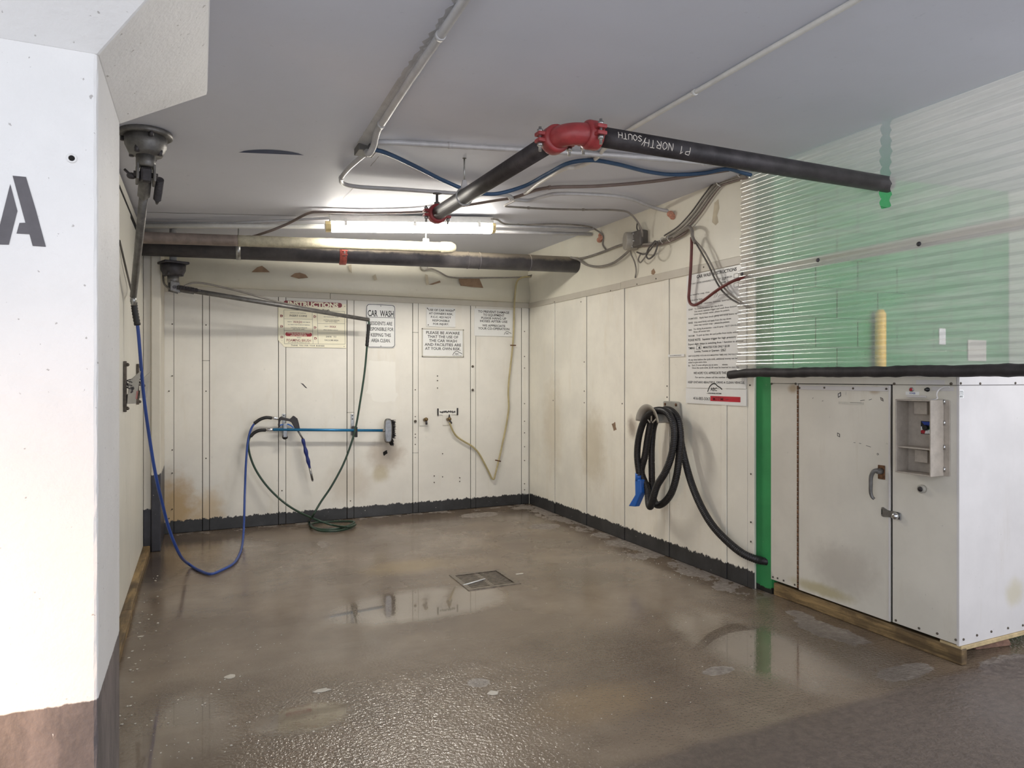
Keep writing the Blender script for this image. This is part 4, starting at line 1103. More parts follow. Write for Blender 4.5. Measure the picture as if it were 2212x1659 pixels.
run('cable', 'thin grey cable doubling back above the junction box', 'cable', [C(1118, 430, .01), C(1104, 437, .01), C(1091, 445, .012), C(1110, 447, .012), C(1180, 451, .012), C(1260, 453, .012), C(1330, 454, .012), C(1357, 459, .03), C(1376, 478, .10), on_right(1387, 500, .09), on_right(1388, 512, .09)], 0.0075, M['cable_grey'], clips=(0.35, 0.5))
run('cable', 'brown grey cable lifting off the black pipe and crossing the ceiling', 'cable', [pipe_at(345, pa, pb) + V(0, -0.03, PR + 0.012), pipe_at(420, pa, pb) + V(0, -0.03, PR + 0.012), pipe_at(510, pa, pb) + V(0, -0.03, PR + 0.012), C(580, 500, .10), C(620, 484, .05), C(672, 459, .014), C(690, 458, .014), C(800, 460, .014), C(925, 456, .014), C(1010, 443, .014), C(1085, 431, .014), C(1110, 428, .014)], 0.0098, M['conduit_taupe'])
run('conduit', 'thin grey conduit on the ceiling left of the strip light', 'conduit', [C(300, 481, .012), C(500, 482, .012), C(712, 471, .03)], 0.010, M['conduit'], smooth=False)
run('conduit', 'white conduit above the black pipe at the left', 'conduit', [C(300, 488, .035), C(700, 489, .06)], 0.018, M['conduit_white'], smooth=False, clips=())
run('cable', 'thin grey cable leaving the right end of the strip light', 'cable', [C(1062, 473, .05), C(1075, 475, .02), C(1092, 484, .012), C(1120, 486, .012), C(1200, 484, .012), C(1270, 489, .012), C(1288, 497, .02), on_right(1300, 506, .03), on_right(1303, 515, .02), on_right(1302, 528, .02), on_right(1310, 541, .02)], 0.0075, M['cable_grey'], clips=(0.3,))
run('conduit', 'open ended grey conduit right of the strip light', 'conduit', [C(1068, 500, .03), C(1278, 506, .03)], 0.0155, M['conduit'], smooth=False)
run('conduit', 'upper grey conduit right of the strip light reaching the right wall', 'conduit', [C(1068, 488, .03), C(1282, 494, .02)], 0.0125, M['conduit'], smooth=False)
# ragged strip left of the thick conduit
F0 = C(1004, -12, 0.0); F1 = C(789, 310, 0.0); ds = (F1 - F0); Ls = ds.length; ds.normalize(); sd = ds.cross(V(0, 0, 1)).normalized()
if sd.x > 0: sd = -sd
mb = MB(); k_ = 70; prev = None
for i in range(k_ + 1):
    t = i / k_; q = F0 + ds * Ls * t
    w = 0.016 + 0.055 * t ** 1.3 + 0.012 * noise.noise(V(i * .8, 2, 0)) + 0.014 * ((i * 0.37) % 1.0)
    a_ = q - sd * 0.012; b_ = q + sd * w
    row = [mb._v(a_ + V(0, 0, -0.002)), mb._v(b_ + V(0, 0, -0.002)), mb._v(b_ + V(0, 0, 0.004)), mb._v(a_ + V(0, 0, -0.012))]
    if prev:
        for j in range(3): mb._f([prev[j], prev[j + 1], row[j + 1], row[j]])
    prev = row
tag(mb.build('ceiling_strip', M['conduit'], None), 'grey strip with a ragged painted edge along the thick ceiling conduit', 'strip')
mb = MB(); q = C(790, 322, 0.012); mb.cbox(q, (0.10, 0.12, 0.05)); tag(mb.build('pull_box', M['cable_dark'], None, 0.004), 'small dark box where the ceiling conduits meet', 'box')
# pink foam plugs where conduits enter the right wall
for k, (px, py) in enumerate(((1451, 461), (1297, 512))):
    c_ = on_right(px, py, 0.03); mb = MB()
    for j in range(4): mb.ball(c_ + V(random.uniform(-.01, .01), random.uniform(-.02, .02), random.uniform(-.025, .02)), 0.024, seg=10, rings=6)
    tag(mb.build('foam_plug', M['pink_foam'], None), ('pink foam plug at the end of the bent grey conduit on the right wall', 'pink foam plug beside the cable that drops from the strip light')[k], 'foam')

# ---- junction box cluster high on the right wall
J = on_right(1380, 522, 0.0)
jb_ = thing('junction_box', 'round grey junction box with a tangle of cables high on the right wall', 'junction box', fright(J))
FJ = WM[jb_.name]
MB(FJ).box((0.0, -0.06, 0.012), (0.15, 0.07, 0.085)).build('box', M['cable_dark'], jb_, 0.014)
MB(FJ).lathe((-0.005, 0.002, 0.012), (-0.35, 0, 1), [(0.068, 0), (0.074, 0.02), (0.074, 0.10), (0.069, 0.108)], 28).build('round_box', M['grey_plastic'], jb_)
for c_ in ((0.04, 0.05, 0.08), (0.05, -0.01, 0.085), (0.02, -0.05, 0.08), (-0.06, -0.02, 0.06)):
    MB(FJ).ball(c_, 0.013, seg=10, rings=6).build('gland', M['zinc'], jb_)
Rr = on_right
def jcable(name_pts, r=0.0085, mat='cable_grey', lab='', cat='cable', n=8, group=None):
    return run('cable', lab, cat, name_pts, r, M[mat], n=n, group=group)
for pts, r, m in (([Rr(1388, 528, .06), Rr(1410, 526, .05), Rr(1440, 516, .04), Rr(1475, 499, .045), Rr(1488, 492, .05)], 0.010, 'cable_grey'),
                  ([Rr(1390, 532, .05), Rr(1415, 530, .045), Rr(1445, 522, .04), Rr(1480, 503, .04), Rr(1490, 490, .05)], 0.009, 'conduit_taupe'),
                  ([Rr(1366, 526, .05), Rr(1340, 530, .035), Rr(1300, 545, .03), Rr(1262, 557, .03), Rr(1240, 560, .045)], 0.0105, 'cable_grey'),
                  ([Rr(1368, 532, .05), Rr(1352, 548, .05), Rr(1325, 568, .05), Rr(1292, 576, .05), Rr(1265, 571, .05), Rr(1248, 560, .06), Rr(1232, 556, .10)], 0.0105, 'cable_grey'),
                  ([Rr(1376, 545, .06), Rr(1392, 549, .08), Rr(1404, 540, .09), Rr(1418, 522, .09), Rr(1420, 530, .10), Rr(1413, 550, .11), Rr(1402, 559, .11), Rr(1396, 552, .10), Rr(1402, 535, .09), Rr(1416, 520, .07)], 0.007, 'cable_dark'),
                  ([Rr(1385, 546, .05), Rr(1379, 560, .06), Rr(1383, 567, .07), Rr(1393, 556, .08), Rr(1404, 540, .06)], 0.006, 'cable_grey'),
                  ([Rr(1362, 534, .04), Rr(1363, 548, .05), Rr(1371, 567, .04), Rr(1374, 585, .03), Rr(1372, 600, .02)], 0.006, 'cable_grey'),
                  ([Rr(1384, 505, .06), Rr(1376, 494, .06), Rr(1377, 482, .06), Rr(1381, 488, .07), Rr(1386, 506, .06)], 0.006, 'cable_dark')):
    m_ = MB(); m_.sweep(catmull(pts, 8), r, 9); m_.build('cable', M[m], jb_)
for a_ in ((1432, 512), (1447, 508)):
    c_ = Rr(a_[0], a_[1] + 8, .042); MB().torus(c_, V(0, 1, -0.35), 0.024, 0.003, 18, 6).build('tie', M['conduit_white'], jb_)
# bundle from the box up to the top of the curtain
bun = thing('cable_bundle', 'bundle of grey cables climbing the right wall to the plastic sheet', 'cables', Rr(1500, 470, .03))
for dx, dy, r, m in ((0, 0, 0.0085, 'cable_grey'), (5, 3, 0.007, 'cable_grey'), (-5, -3, 0.006, 'cable_dark'), (9, 6, 0.006, 'conduit_taupe')):
    pts = [Rr(1440 + dx, 512 + dy, .04), Rr(1470 + dx, 492 + dy, .04), Rr(1498 + dx, 462 + dy, .035), Rr(1528 + dx, 421 + dy, .03), Rr(1549 + dx, 396 + dy, .03), Rr(1566 + dx, 389 + dy, .035), Rr(1590 + dx, 382 + dy, .04), Rr(1612 + dx * .3, 379 + dy, .045)]
    m_ = MB(); m_.sweep(catmull(pts, 8), r, 9); m_.build('cable', M[m], bun)
for a_ in ((1552, 396), (1597, 377)):
    c_ = Rr(a_[0] + 2, a_[1] + 2, .033); MB().torus(c_, V(0, -0.8, 0.6), 0.022, 0.0035, 18, 6).build('tie', M['conduit_white'], bun)
run('cable', 'grey cable arching over the bundle and dropping toward the wall sign', 'cable', [Rr(1455, 512, .05), Rr(1478, 497, .06), Rr(1488, 491, .08), Rr(1495, 498, .09), Rr(1496, 512, .09), Rr(1502, 525, .085)], 0.0125, M['cable_grey'])
run('hose', 'dark red hose looping in front of the wall instruction sheet', 'hose', [Rr(1494, 512, .08), Rr(1494, 530, .07), Rr(1492, 580, .06), Rr(1489, 625, .05), Rr(1488, 645, .05), Rr(1491, 655, .05), Rr(1500, 659, .055), Rr(1518, 650, .06), Rr(1545, 630, .07), Rr(1570, 614, .075), Rr(1592, 604, .06), Rr(1622, 597, .02)], 0.0108, M['cable_red'], n=10)
for k, (dx, lab) in enumerate(((0, 'thin grey cable crossing in front of the title of the wall instruction sheet'), (7, 'second thin grey cable slanting behind the plastic sheet edge'))):
    run('cable', lab, 'cable', [Rr(1500 + dx * .3, 520, .08), Rr(1512 + dx, 540, .07), Rr(1530 + dx, 572, .06), Rr(1546 + dx, 606, .055), Rr(1560 + dx * 1.4, 628, .05), Rr(1578 + dx * 1.6, 645, .045), Rr(1598 + dx * 1.3, 656, .04), Rr(1624, 667, .02)], 0.0062, M['cable_grey'] if k else M['cable_dark'])
# small conduit box on the back wall above the rail with a tube to the right
Bb = on_back
ob = thing('outlet_box', 'small round grey box under the black pipe on the back wall', 'junction box', Bb(913, 580, 0.05))
MB().lathe(Bb(914, 578, 0.03), BW, [(0.036, 0), (0.036, 0.05), (0.03, 0.056)], 22).build('box', M['grey_plastic'], ob)
run('conduit', 'grey conduit running right from the round box under the black pipe', 'conduit', [Bb(918, 583, .085), Bb(932, 581, .085), Bb(946, 586, .085), Bb(966, 597, .085), Bb(985, 600, .08), Bb(1060, 600, .08), Bb(1120, 599, .08), Bb(1150, 597, .08), Bb(1180, 590, .08), Bb(1195, 580, .08)], 0.0085, M['cable_grey'])
run('cable', 'short cable looping down from the black pipe to the conduit', 'cable', [Bb(1140, 596, .09), Bb(1158, 592, .10), Bb(1176, 586, .11), Bb(1186, 578, .12)], 0.006, M['cable_dark'])

# ================================================================== ceiling booms
def boom(label, base, yaw, tube_end, scale, square, group):
    """swivel boom: ceiling flange, swivel, yoke with spring, long tube, hose clip"""
    t = thing('boom_arm', label, 'boom arm', base, group)
    s = scale; b = Vector(base); D = V(0, 0, -1)
    if square:
        c_, s_ = math.cos(yaw), math.sin(yaw)
        Fq = frame(b, (c_, s_, 0), (-s_, c_, 0), (0, 0, 1))
        MB(Fq).box((-0.095, -0.095, -0.02), (0.095, 0.095, 0.0)).build('ceiling_flange', M['dark_metal'], t, 0.006)
        MB().cyl(b, V(b.x, b.y, ceil_z(b.x) + 0.005), 0.028, seg=14).build('drop_post', M['conduit'], t)
    else:
        MB().lathe(b, D, [(0.115, 0), (0.118, 0.008), (0.118, 0.02), (0.108, 0.026)], 36).build('ceiling_flange', M['dull_steel'], t)
    q0 = 0.022
    body = MB().lathe(b + D * q0, D, [(0.094, 0), (0.092, 0.045), (0.078, 0.075), (0.072, 0.088), (0.04, 0.092), (0.038, 0.10)], 32).build('swivel_body', M['dull_steel'] if not square else M['dark_metal'], t)
    for k in range(4):
        a = yaw + math.pi / 4 + k * math.pi / 2; o_ = V(math.cos(a), math.sin(a), 0)
        MB().cyl(b + o_ * 0.072 + D * 0.085, b + o_ * 0.072 + D * 0.115, 0.011, seg=6).build('bolt', M['dark_metal'], body)
    for k in range(3):
        a = yaw + 0.5 + k * 2.1; o_ = V(math.cos(a), math.sin(a), 0)
        if not square: MB().cyl(b + o_ * 0.104 + D * 0.018, b + o_ * 0.104 + D * 0.045, 0.010, seg=6).build('bolt', M['dark_metal'], body)
    MB().lathe(b + D * 0.11, D, [(0.043, 0), (0.043, 0.055), (0.036, 0.06)], 24).build('neck', M['dull_steel'], t)
    jc = b + D * 0.205
    hd_ = (Vector(tube_end) - jc); hd_.z = 0; hd_.normalize(); sdv = V(0, 0, 1).cross(hd_).normalized()
    Fy = frame(jc, hd_, sdv, V(0, 0, 1))
    yoke = MB(Fy).hexa([(-.03, .030, -.03), (.045, .030, -.045), (.045, .042, -.045), (-.03, .042, -.03), (-.03, .030, .05), (.04, .030, .04), (.04, .042, .04), (-.03, .042, .05)]).build('yoke_plate', M['dull_steel'], t, 0.004)
    MB(Fy).hexa([(-.03, -.042, -.03), (.045, -.042, -.045), (.045, -.030, -.045), (-.03, -.030, -.03), (-.03, -.042, .05), (.04, -.042, .04), (.04, -.030, .04), (-.03, -.030, .05)]).build('yoke_plate', M['dull_steel'], t, 0.004)
    MB(Fy).cyl((0, -0.052, 0), (0, 0.052, 0), 0.013, seg=12).build('pivot_pin', M['dark_metal'], yoke)
    MB(Fy).cbox((0.0, 0, 0.0), (0.05, 0.05, 0.07)).build('knuckle', M['dark_metal'], t, 0.012)
    ed = (Vector(tube_end) - jc).normalized()
    root = jc + ed * 0.05
    MB().sweep([jc + ed * 0.02, jc + ed * 0.16], 0.030, 4).build('socket', M['dull_steel'], t, 0.004)
    sx = jc + sdv * -0.062
    pts = [sx + ed * (0.02 + 0.0018 * k) for k in range(80)]
    mb_ = MB(); mb_.sweep(pts, lambda i, n: 0.0155 + 0.0045 * math.sin(i * 1.05), 14); mb_.cyl(sx + ed * 0.163, sx + ed * 0.2, 0.014, 0.006, seg=12); mb_.build('spring', M['dark_metal'], t)
    tp = jc + sdv * 0.06 + ed * 0.02
    MB().ball(tp, 0.016, (1.4, 1, 1), 10, 6).build('tension_nut', M['dark_metal'], t)
    MB().cyl(tp, tp + V(-0.03, 0.01, 0.03), 0.006, seg=8).build('lever', M['dark_metal'], t)
    mb_ = MB(); mb_.sweep([root + ed * 0.08, tube_end], lambda i, n: 0.0205 if i == 0 else 0.0185, 18); mb_.build('tube', M['dull_steel'], t)
    return t, jc, ed
b1 = on_ceil(315, 286, 0.0)
e1 = at_y(288, 640, 4.68)
boom('grey boom arm on a round ceiling flange, hanging along the left wall', b1, 0.3, e1, 1, False, 'ceiling boom arms')
b2_ = at_y(374, 566, 6.16)
e2 = at_y(797, 691, 6.6)
boom('grey boom arm on a square plate reaching right across the back wall signs', b2_, 0.35, e2, 1, True, 'ceiling boom arms')
# second hose line that follows the rear boom
run('hose', 'thin grey hose strung along the rear boom arm', 'hose', [at_y(352, 590, 6.3), at_y(356, 615, 6.2), at_y(374, 626, 6.15), at_y(392, 621, 6.15), at_y(420, 611, 6.2), at_y(500, 625, 6.3), at_y(600, 652, 6.4), at_y(700, 672, 6.5), at_y(780, 688, 6.57)], 0.0085, M['cable_grey'])
run('cable', 'thin grey line rising from the tip of the front boom arm along the left wall', 'cable', [e1 + V(0, 0, -0.01), at_x(283, 625, XL + 0.02), at_x(272, 580, XL + 0.015), at_x(264, 545, XL + 0.01), at_x(258, 520, XL + 0.01)], 0.006, M['cable_dark'])

# ================================================================== wash hoses, gun and brush on the back wall
boom_tip = e1
hb = thing('wash_hose', 'blue wash hose hanging from the front boom arm and looping across the floor', 'hose', on_floor(455, 1240))
def fl_(px, py, z=0.012): return on_floor(px, py, z)
pts = [e1 + V(0, 0, -0.02), at_y(290, 660, 4.69), at_y(297, 702, 4.70), at_y(310, 850, 4.78), at_y(322, 940, 4.84), at_y(337, 1030, 4.90), at_y(350, 1085, 4.96), at_y(365, 1142, 5.05), at_y(385, 1192, 5.12)]
pts += [fl_(410, 1220, .02), fl_(432, 1233), fl_(456, 1240), fl_(480, 1231), fl_(502, 1219), fl_(517, 1198), at_y(524, 1172, 6.12), at_y(527, 1130, 6.38), at_y(529, 1060, 6.6), at_y(532, 990, 6.70), at_y(537, 945, 6.74), at_y(546, 920, 6.75), at_y(560, 907, 6.75), at_y(580, 902, 6.75), at_y(600, 904, 6.75)]
path = catmull(pts, 9)
m_ = MB(); m_.sweep(path, 0.0098, 10); m_.build('hose', M['hose_blue'], hb)
m_ = MB(); m_.sweep(catmull([at_y(289, 652, 4.69), at_y(292, 675, 4.695), at_y(297, 703, 4.70)], 8), lambda i, n: 0.0165 + (0.0025 if i % 2 else 0), 12); m_.build('strain_relief', M['rubber'], hb)
m_ = MB(); m_.lathe(at_y(288, 642, 4.68), V(0.02, 0, -1), [(0.013, 0), (0.018, 0.008), (0.018, 0.03), (0.014, 0.034), (0.014, 0.05)], 12); m_.build('swivel_fitting', M['zinc'], hb)
m_ = MB(); m_.sweep(catmull([at_y(549, 915, 6.75), at_y(562, 906, 6.75), at_y(575, 902, 6.75), at_y(587, 903, 6.75)], 8), lambda i, n: 0.0145 + (0.0018 if i % 2 else 0), 12); m_.build('gun_strain_relief', M['rubber'], hb)
m_ = MB(); m_.sweep([at_y(586, 902.5, 6.75), at_y(592, 903, 6.75), at_y(598, 904, 6.75), at_y(604, 905, 6.75)], lambda i, n: (0.011, 0.014, 0.014, 0.011)[i], 12); m_.build('gun_fitting', M['chrome'], hb)

gh = thing('brush_hose', 'dark green hose hanging from the rear boom arm and coiled on the floor', 'hose', on_floor(715, 1135))
c0 = on_floor(716, 1134)
pts = [e2 + V(0, 0, -0.01), at_y(796, 712, 6.61), at_y(793, 745, 6.62), at_y(788, 800, 6.63), at_y(778, 868, 6.63), at_y(768, 925, 6.63), at_y(758, 960, 6.62), at_y(742, 1002, 6.6), at_y(715, 1052, 6.58), at_y(692, 1086, 6.56), at_y(677, 1112, 6.52), fl_(668, 1127), fl_(674, 1138), fl_(700, 1144), fl_(735, 1141), fl_(762, 1131), fl_(764, 1127, .014), fl_(735, 1126, .014), fl_(690, 1128, .016), fl_(672, 1134, .03), fl_(690, 1146, .02), fl_(725, 1147, .014), fl_(757, 1140, .014), fl_(768, 1133, .02), fl_(752, 1138, .035), fl_(718, 1134, .03), at_y(690, 1125, 6.5), at_y(665, 1115, 6.58), at_y(630, 1097, 6.66), at_y(600, 1074, 6.72), at_y(571, 1043, 6.75), at_y(549, 1008, 6.76), at_y(538, 975, 6.76), at_y(537, 952, 6.75), at_y(545, 938, 6.74), at_y(560, 930, 6.735), at_y(580, 929, 6.735)]
m_ = MB(); m_.sweep(catmull(pts, 9), 0.0098, 10); m_.build('hose', M['hose_green'], gh)
m_ = MB(); m_.sweep(catmull([at_y(797, 700, 6.605), at_y(795, 720, 6.615), at_y(792.5, 748, 6.62)], 8), lambda i, n: 0.0155 + (0.0018 if i % 2 else 0), 12); m_.build('boom_cuff', M['rubber'], gh)
m_ = MB(); m_.sweep(catmull([at_y(541, 943, 6.742), at_y(549, 935, 6.74), at_y(560, 930, 6.735), at_y(574, 929, 6.735)], 8), lambda i, n: 0.0145 + (0.0018 if i % 2 else 0), 12); m_.build('strain_relief', M['rubber'], gh)
m_ = MB(); m_.sweep([at_y(573, 929, 6.735), at_y(580, 928.5, 6.735), at_y(586, 928.3, 6.735), at_y(592, 928, 6.735)], lambda i, n: (0.011, 0.0145, 0.0145, 0.011)[i], 12); m_.build('fitting', M['chrome'], gh)

# foam brush
YP = 6.73
br = thing('foam_brush', 'blue pole foam brush with silver head resting in two wall clips', 'brush', at_y(710, 928, YP))
m_ = MB(); m_.sweep([at_y(590, 928, YP), at_y(836, 930, YP)], 0.0135, 18); m_.build('pole', M['blue_pole'], br)
def bk(px, py, y): return at_y(px, py, y)
hc = bk(840, 935, YP); FBh = fback(hc)
def inb(px, py): q = FBh.inverted() @ bk(px, py, YP); return q.x, q.y
hx0, ht_ = inb(830, 906); hx1, hb_ = inb(846, 955)
oval = []
w2, h2 = (hx1 - hx0) / 2, (ht_ - hb_) / 2; cx_, cy_ = (hx0 + hx1) / 2, (ht_ + hb_) / 2
for k in range(28):
    a = 2 * math.pi * k / 28; c_, s_ = math.cos(a), math.sin(a)
    oval.append((cx_ + w2 * (abs(c_) ** 0.5) * (1 if c_ > 0 else -1), cy_ + h2 * (abs(s_) ** 0.75) * (1 if s_ > 0 else -1)))
hd_ = MB(FBh).prism(oval, -0.018, 0.030, True).build('head', M['steel'], br, 0.010, 3)
rim = [(cx_ + (x - cx_) * 1.10 + 0.004, cy_ + (y - cy_) * 1.05) for x, y in oval]
MB(FBh).prism(rim, -0.026, 0.004, True).build('bumper', M['rubber'], hd_, 0.004)
bs = MB(FBh); rnd = random.Random(4)
for k in range(420):
    u0, v0 = cx_ + rnd.uniform(0.2, 1.1) * w2, cy_ + rnd.uniform(-0.98, 0.92) * h2
    w0 = rnd.uniform(-0.03, 0.012)
    lng = rnd.uniform(0.028, 0.046); dn = rnd.uniform(-0.012, 0.004) - (0.035 if v0 < cy_ - h2 * 0.62 else 0.0)
    p0 = V(u0, v0, w0); p1 = V(u0 + lng * (0.55 if dn < -0.03 else 1.0), v0 + dn + rnd.uniform(-.006, .006), w0 + rnd.uniform(-.006, .006))
    bs.sweep([p0, p1], lambda i, n: 0.0034 if i == 0 else 0.0016, 4, cap=False)
stuff(bs.build('bristles', M['bristle'], br))
m_ = MB(); m_.sweep([bk(826, 929.8, YP), bk(834, 930, YP), bk(839, 930, YP - 0.01)], lambda i, n: (0.017, 0.014, 0.006)[i], 14); m_.build('socket', M['zinc'], br)

# spray gun
YG = 6.752
gun = thing('spray_gun', 'dark spray gun with blue grip lance hooked on the left wall clip', 'spray gun', bk(635, 930, YG))
FG = fback(bk(630, 915, YG)); FGi = FG.inverted()
def g2(pts): return [tuple((FGi @ bk(500 + x / 5.185, 860 + y / 5.185, YG))[:2]) for x, y in pts]
MB(FG).prism(g2([(540, 212), (560, 207), (575, 212), (655, 232), (668, 222), (688, 200), (700, 198), (738, 228), (752, 275), (768, 350), (742, 370), (716, 360), (700, 322), (672, 272), (645, 258), (556, 244), (545, 262), (541, 300), (545, 322), (526, 330), (520, 300), (528, 258)]), -0.014, 0.016).build('body', M['black_plastic'], gun, 0.004)
MB(FG).prism(g2([(534, 300), (560, 292), (590, 288), (640, 286), (668, 300), (700, 328), (690, 336), (660, 312), (630, 300), (560, 304), (540, 316)]), -0.006, 0.008).build('trigger', M['blue_plastic'], gun, 0.002)
p0, p1, p2, p3 = bk(642, 928, YG), bk(654, 948, YG), bk(669, 1010, YG), bk(675, 1037, YG)
m_ = MB(); m_.cyl(p0, p1, 0.009, seg=12); m_.build('lance', M['steel'], gun)
gp = resample([p1, p2], 0.006)
m_ = MB(); m_.sweep(gp, lambda i, n: 0.0175 + 0.0030 * math.sin(i / n * math.pi * 6) - 0.004 * abs(i / n - 0.5) * 2, 16); m_.build('grip', M['blue_grip'], gun)
m_ = MB(); m_.cyl(p2, p3, 0.0105, seg=14); m_.cyl(p3, p3 + (p3 - p2).normalized() * 0.012, 0.0105, 0.006, seg=14); m_.build('nozzle', M['steel'], gun)

# wall clips
def clip(px, label):
    b = on_back(px, 905, 0.006); F = fback(b)
    t = thing('wall_clip', label, 'clip', F, 'tool clips on the back wall')
    MB(F).box((-0.016, -0.16, 0.0), (0.016, 0.05, 0.006)).build('plate', M['zinc'], t, 0.002)
    for v in (0.034, 0.0):
        MB(F).lathe((0, v, 0.006), (0, 0, 1), [(0.007, 0), (0.006, 0.004)], 10).build('screw', M['screw'], t)
    return t, F
t, F = clip(613, 'worn metal tool clip holding the spray gun and brush pole at the left')
MB(F).box((-0.018, -0.165, 0.118), (0.018, -0.035, 0.126)).build('jaw', M['steel'], t, 0.003)
MB(F).box((-0.014, -0.06, 0.006), (0.014, -0.05, 0.118)).build('arm', M['zinc'], t, 0.002)
MB(F).ball((0, -0.165, 0.10), 0.026, (1, 0.9, 1)).build('roller', M['rubber'], t)
t, F = clip(761, 'metal tool clip with black rubber holding the middle of the brush pole')
MB(F).box((-0.002, -0.17, 0.006), (0.022, -0.07, 0.145)).build('jaw', M['rubber'], t, 0.004)

# ================================================================== signs on the back wall
def rrect(w, h, r, n=6):
    P = []
    for cx0, cy0, a0 in ((w - r, h - r, 0), (-(w - r), h - r, 90), (-(w - r), -(h - r), 180), (w - r, -(h - r), 270)):
        for k in range(n + 1):
            a = math.radians(a0 + 90 * k / n); P.append((cx0 + r * math.cos(a), cy0 + r * math.sin(a)))
    return P
def ringflat(mb, outer, inner, w):
    A = [mb._v((x, y, w)) for x, y in outer]; B = [mb._v((x, y, w)) for x, y in inner]; n = len(A)
    for i in range(n): mb._f([A[i], A[(i + 1) % n], B[(i + 1) % n], B[i]])
def sign(name, label, x0, y0, x1, y1, mat='sign_white', off=0.007, plane=on_back, fm=fback, poly=None, th=0.003):
    """flat board whose corners are seen at the given columns and heights (left top, right bottom)"""
    a = plane(x0, y0, off); b = plane(x1, y1, off)
    F0 = fm((a + b) / 2); q = F0.inverted() @ b
    w, h = q.x, -q.y
    t = thing(name, label, 'sign', F0)
    MB(F0).prism(poly(w, h) if poly else rrect(w, h, 0.004, 2), 0, th).build('board', M[mat], t, 0.0006, 1)
    return t, F0, w, h, th + 0.0008
def lit(F, dz): return F @ Matrix.Translation((0, 0, dz))
def rivets(t, F, pts, z, mat='zinc', r=0.006):
    for u, v in pts: MB(F).lathe((u, v, z), (0, 0, 1), [(r, 0), (r * .9, 0.0015), (r * .3, 0.0022)], 10).build('rivet', M[mat], t)
def car_logo(t, F, u, v, s, dz, caption=True):
    """arched outline with three letters under it"""
    Fl = lit(F, dz); m_ = MB(Fl)
    arc = catmull([(-0.9, -0.35, 0), (-0.62, 0.12, 0), (-0.2, 0.38, 0), (0.15, 0.36, 0), (0.42, 0.18, 0), (0.75, 0.05, 0), (1.0, -0.12, 0)], 5)
    P = [V(u + p.x * s, v + p.y * s, 0) for p in arc]
    for a, b in zip(P, P[1:]):
        d = (b - a).normalized(); n_ = V(-d.y, d.x, 0) * s * 0.05
        m_._f([m_._v(c) for c in (a - n_, b - n_, b + n_, a + n_)])
    m_.build('logo_outline', M['ink'], t, recalc=False)
    lettering(t, Fl, [('ABC', u - 0.08 * s, v - 0.1 * s, 0.85 * s, 0.33 * s)] + ([('CAR WASH SYSTEMS', u + 0.05 * s, v - 0.47 * s, 1.75 * s, 0.12 * s)] if caption else []), M['ink'], 'logo_lettering')

t, F, w, h, dz = sign('car_wash_sign', 'white rounded sign reading CAR WASH above the middle of the brush pole', 790.5, 655.5, 854, 752, poly=lambda w, h: rrect(w, h, 0.035, 6))
m_ = MB(lit(F, dz)); ringflat(m_, rrect(w * .965, h * .975, 0.03), rrect(w * .93, h * .952, 0.027), 0); m_.build('border', M['ink'], t, recalc=False)
m_ = MB(lit(F, dz)); m_.box((-w * .93, h * .375, 0), (w * .93, h * .395, 0.0003)); m_.build('rule', M['ink_grey'], t)
lettering(t, lit(F, dz), [('CAR  WASH', 0, h * .575, w * 1.76, h * .29)], M['ink'], bold=0.02)
lettering(t, lit(F, dz), [('RESIDENTS ARE', 0, h * .12, w * 1.56, h * .165), ('RESPONSIBLE FOR', 0, h * -.14, w * 1.74, h * .165), ('KEEPING THIS', 0, h * -.41, w * 1.36, h * .165), ('AREA CLEAN.', 0, h * -.66, w * 1.3, h * .165)], M['ink'], bold=0.012)
rivets(t, F, [(0, h * .91), (0, -h * .92)], 0.003)

t, F, w, h, dz = sign('risk_sign', 'small white sign reading USE OF CAR WASH AT OWNERS RISK', 921, 663, 983.5, 707)
lettering(t, lit(F, dz), [('"USE OF CAR WASH"', 0, h * .72, w * 1.86, h * .21), ("AT OWNER'S RISK.", 0, h * .36, w * 1.66, h * .21), ('P.C.C. 423 NOT', 0, h * .0, w * 1.4, h * .21), ('RESPONSIBLE', 0, -h * .36, w * 1.18, h * .21), ('FOR INJURY.', 0, -h * .71, w * 1.08, h * .21)], M['ink'], bold=0.02)
rivets(t, F, [(-w * .93, h * .86), (w * .93, h * .82), (-w * .88, -h * .84)], 0.003, 'screw')

t, F, w, h, dz = sign('aware_sign', 'white sign reading PLEASE BE AWARE with a raised grey border', 911, 709, 1001.5, 772)
m_ = MB(lit(F, 0.003)); n_ = 4
for a, b in (((-w, h - .012), (w, h)), ((-w, -h), (w, -h + .012)), ((-w, -h), (-w + .012, h)), ((w - .012, -h), (w, h))): m_.box((a[0], a[1], 0), (b[0], b[1], 0.004))
m_.build('border', M['grey_label'], t, 0.001, 1)
lettering(t, lit(F, dz), [('PLEASE BE AWARE', 0, h * .72, w * 1.6, h * .2), ('THAT THE USE OF', 0, h * .44, w * 1.46, h * .2), ('THE CAR WASH', 0, h * .16, w * 1.32, h * .2), ('AND FACILITIES ARE', 0, -h * .12, w * 1.74, h * .2), ('AT YOUR OWN RISK.', 0, -h * .40, w * 1.7, h * .2)], M['ink_grey'], bold=0.02)
car_logo(t, F, w * .68, -h * .72, w * .24, dz)

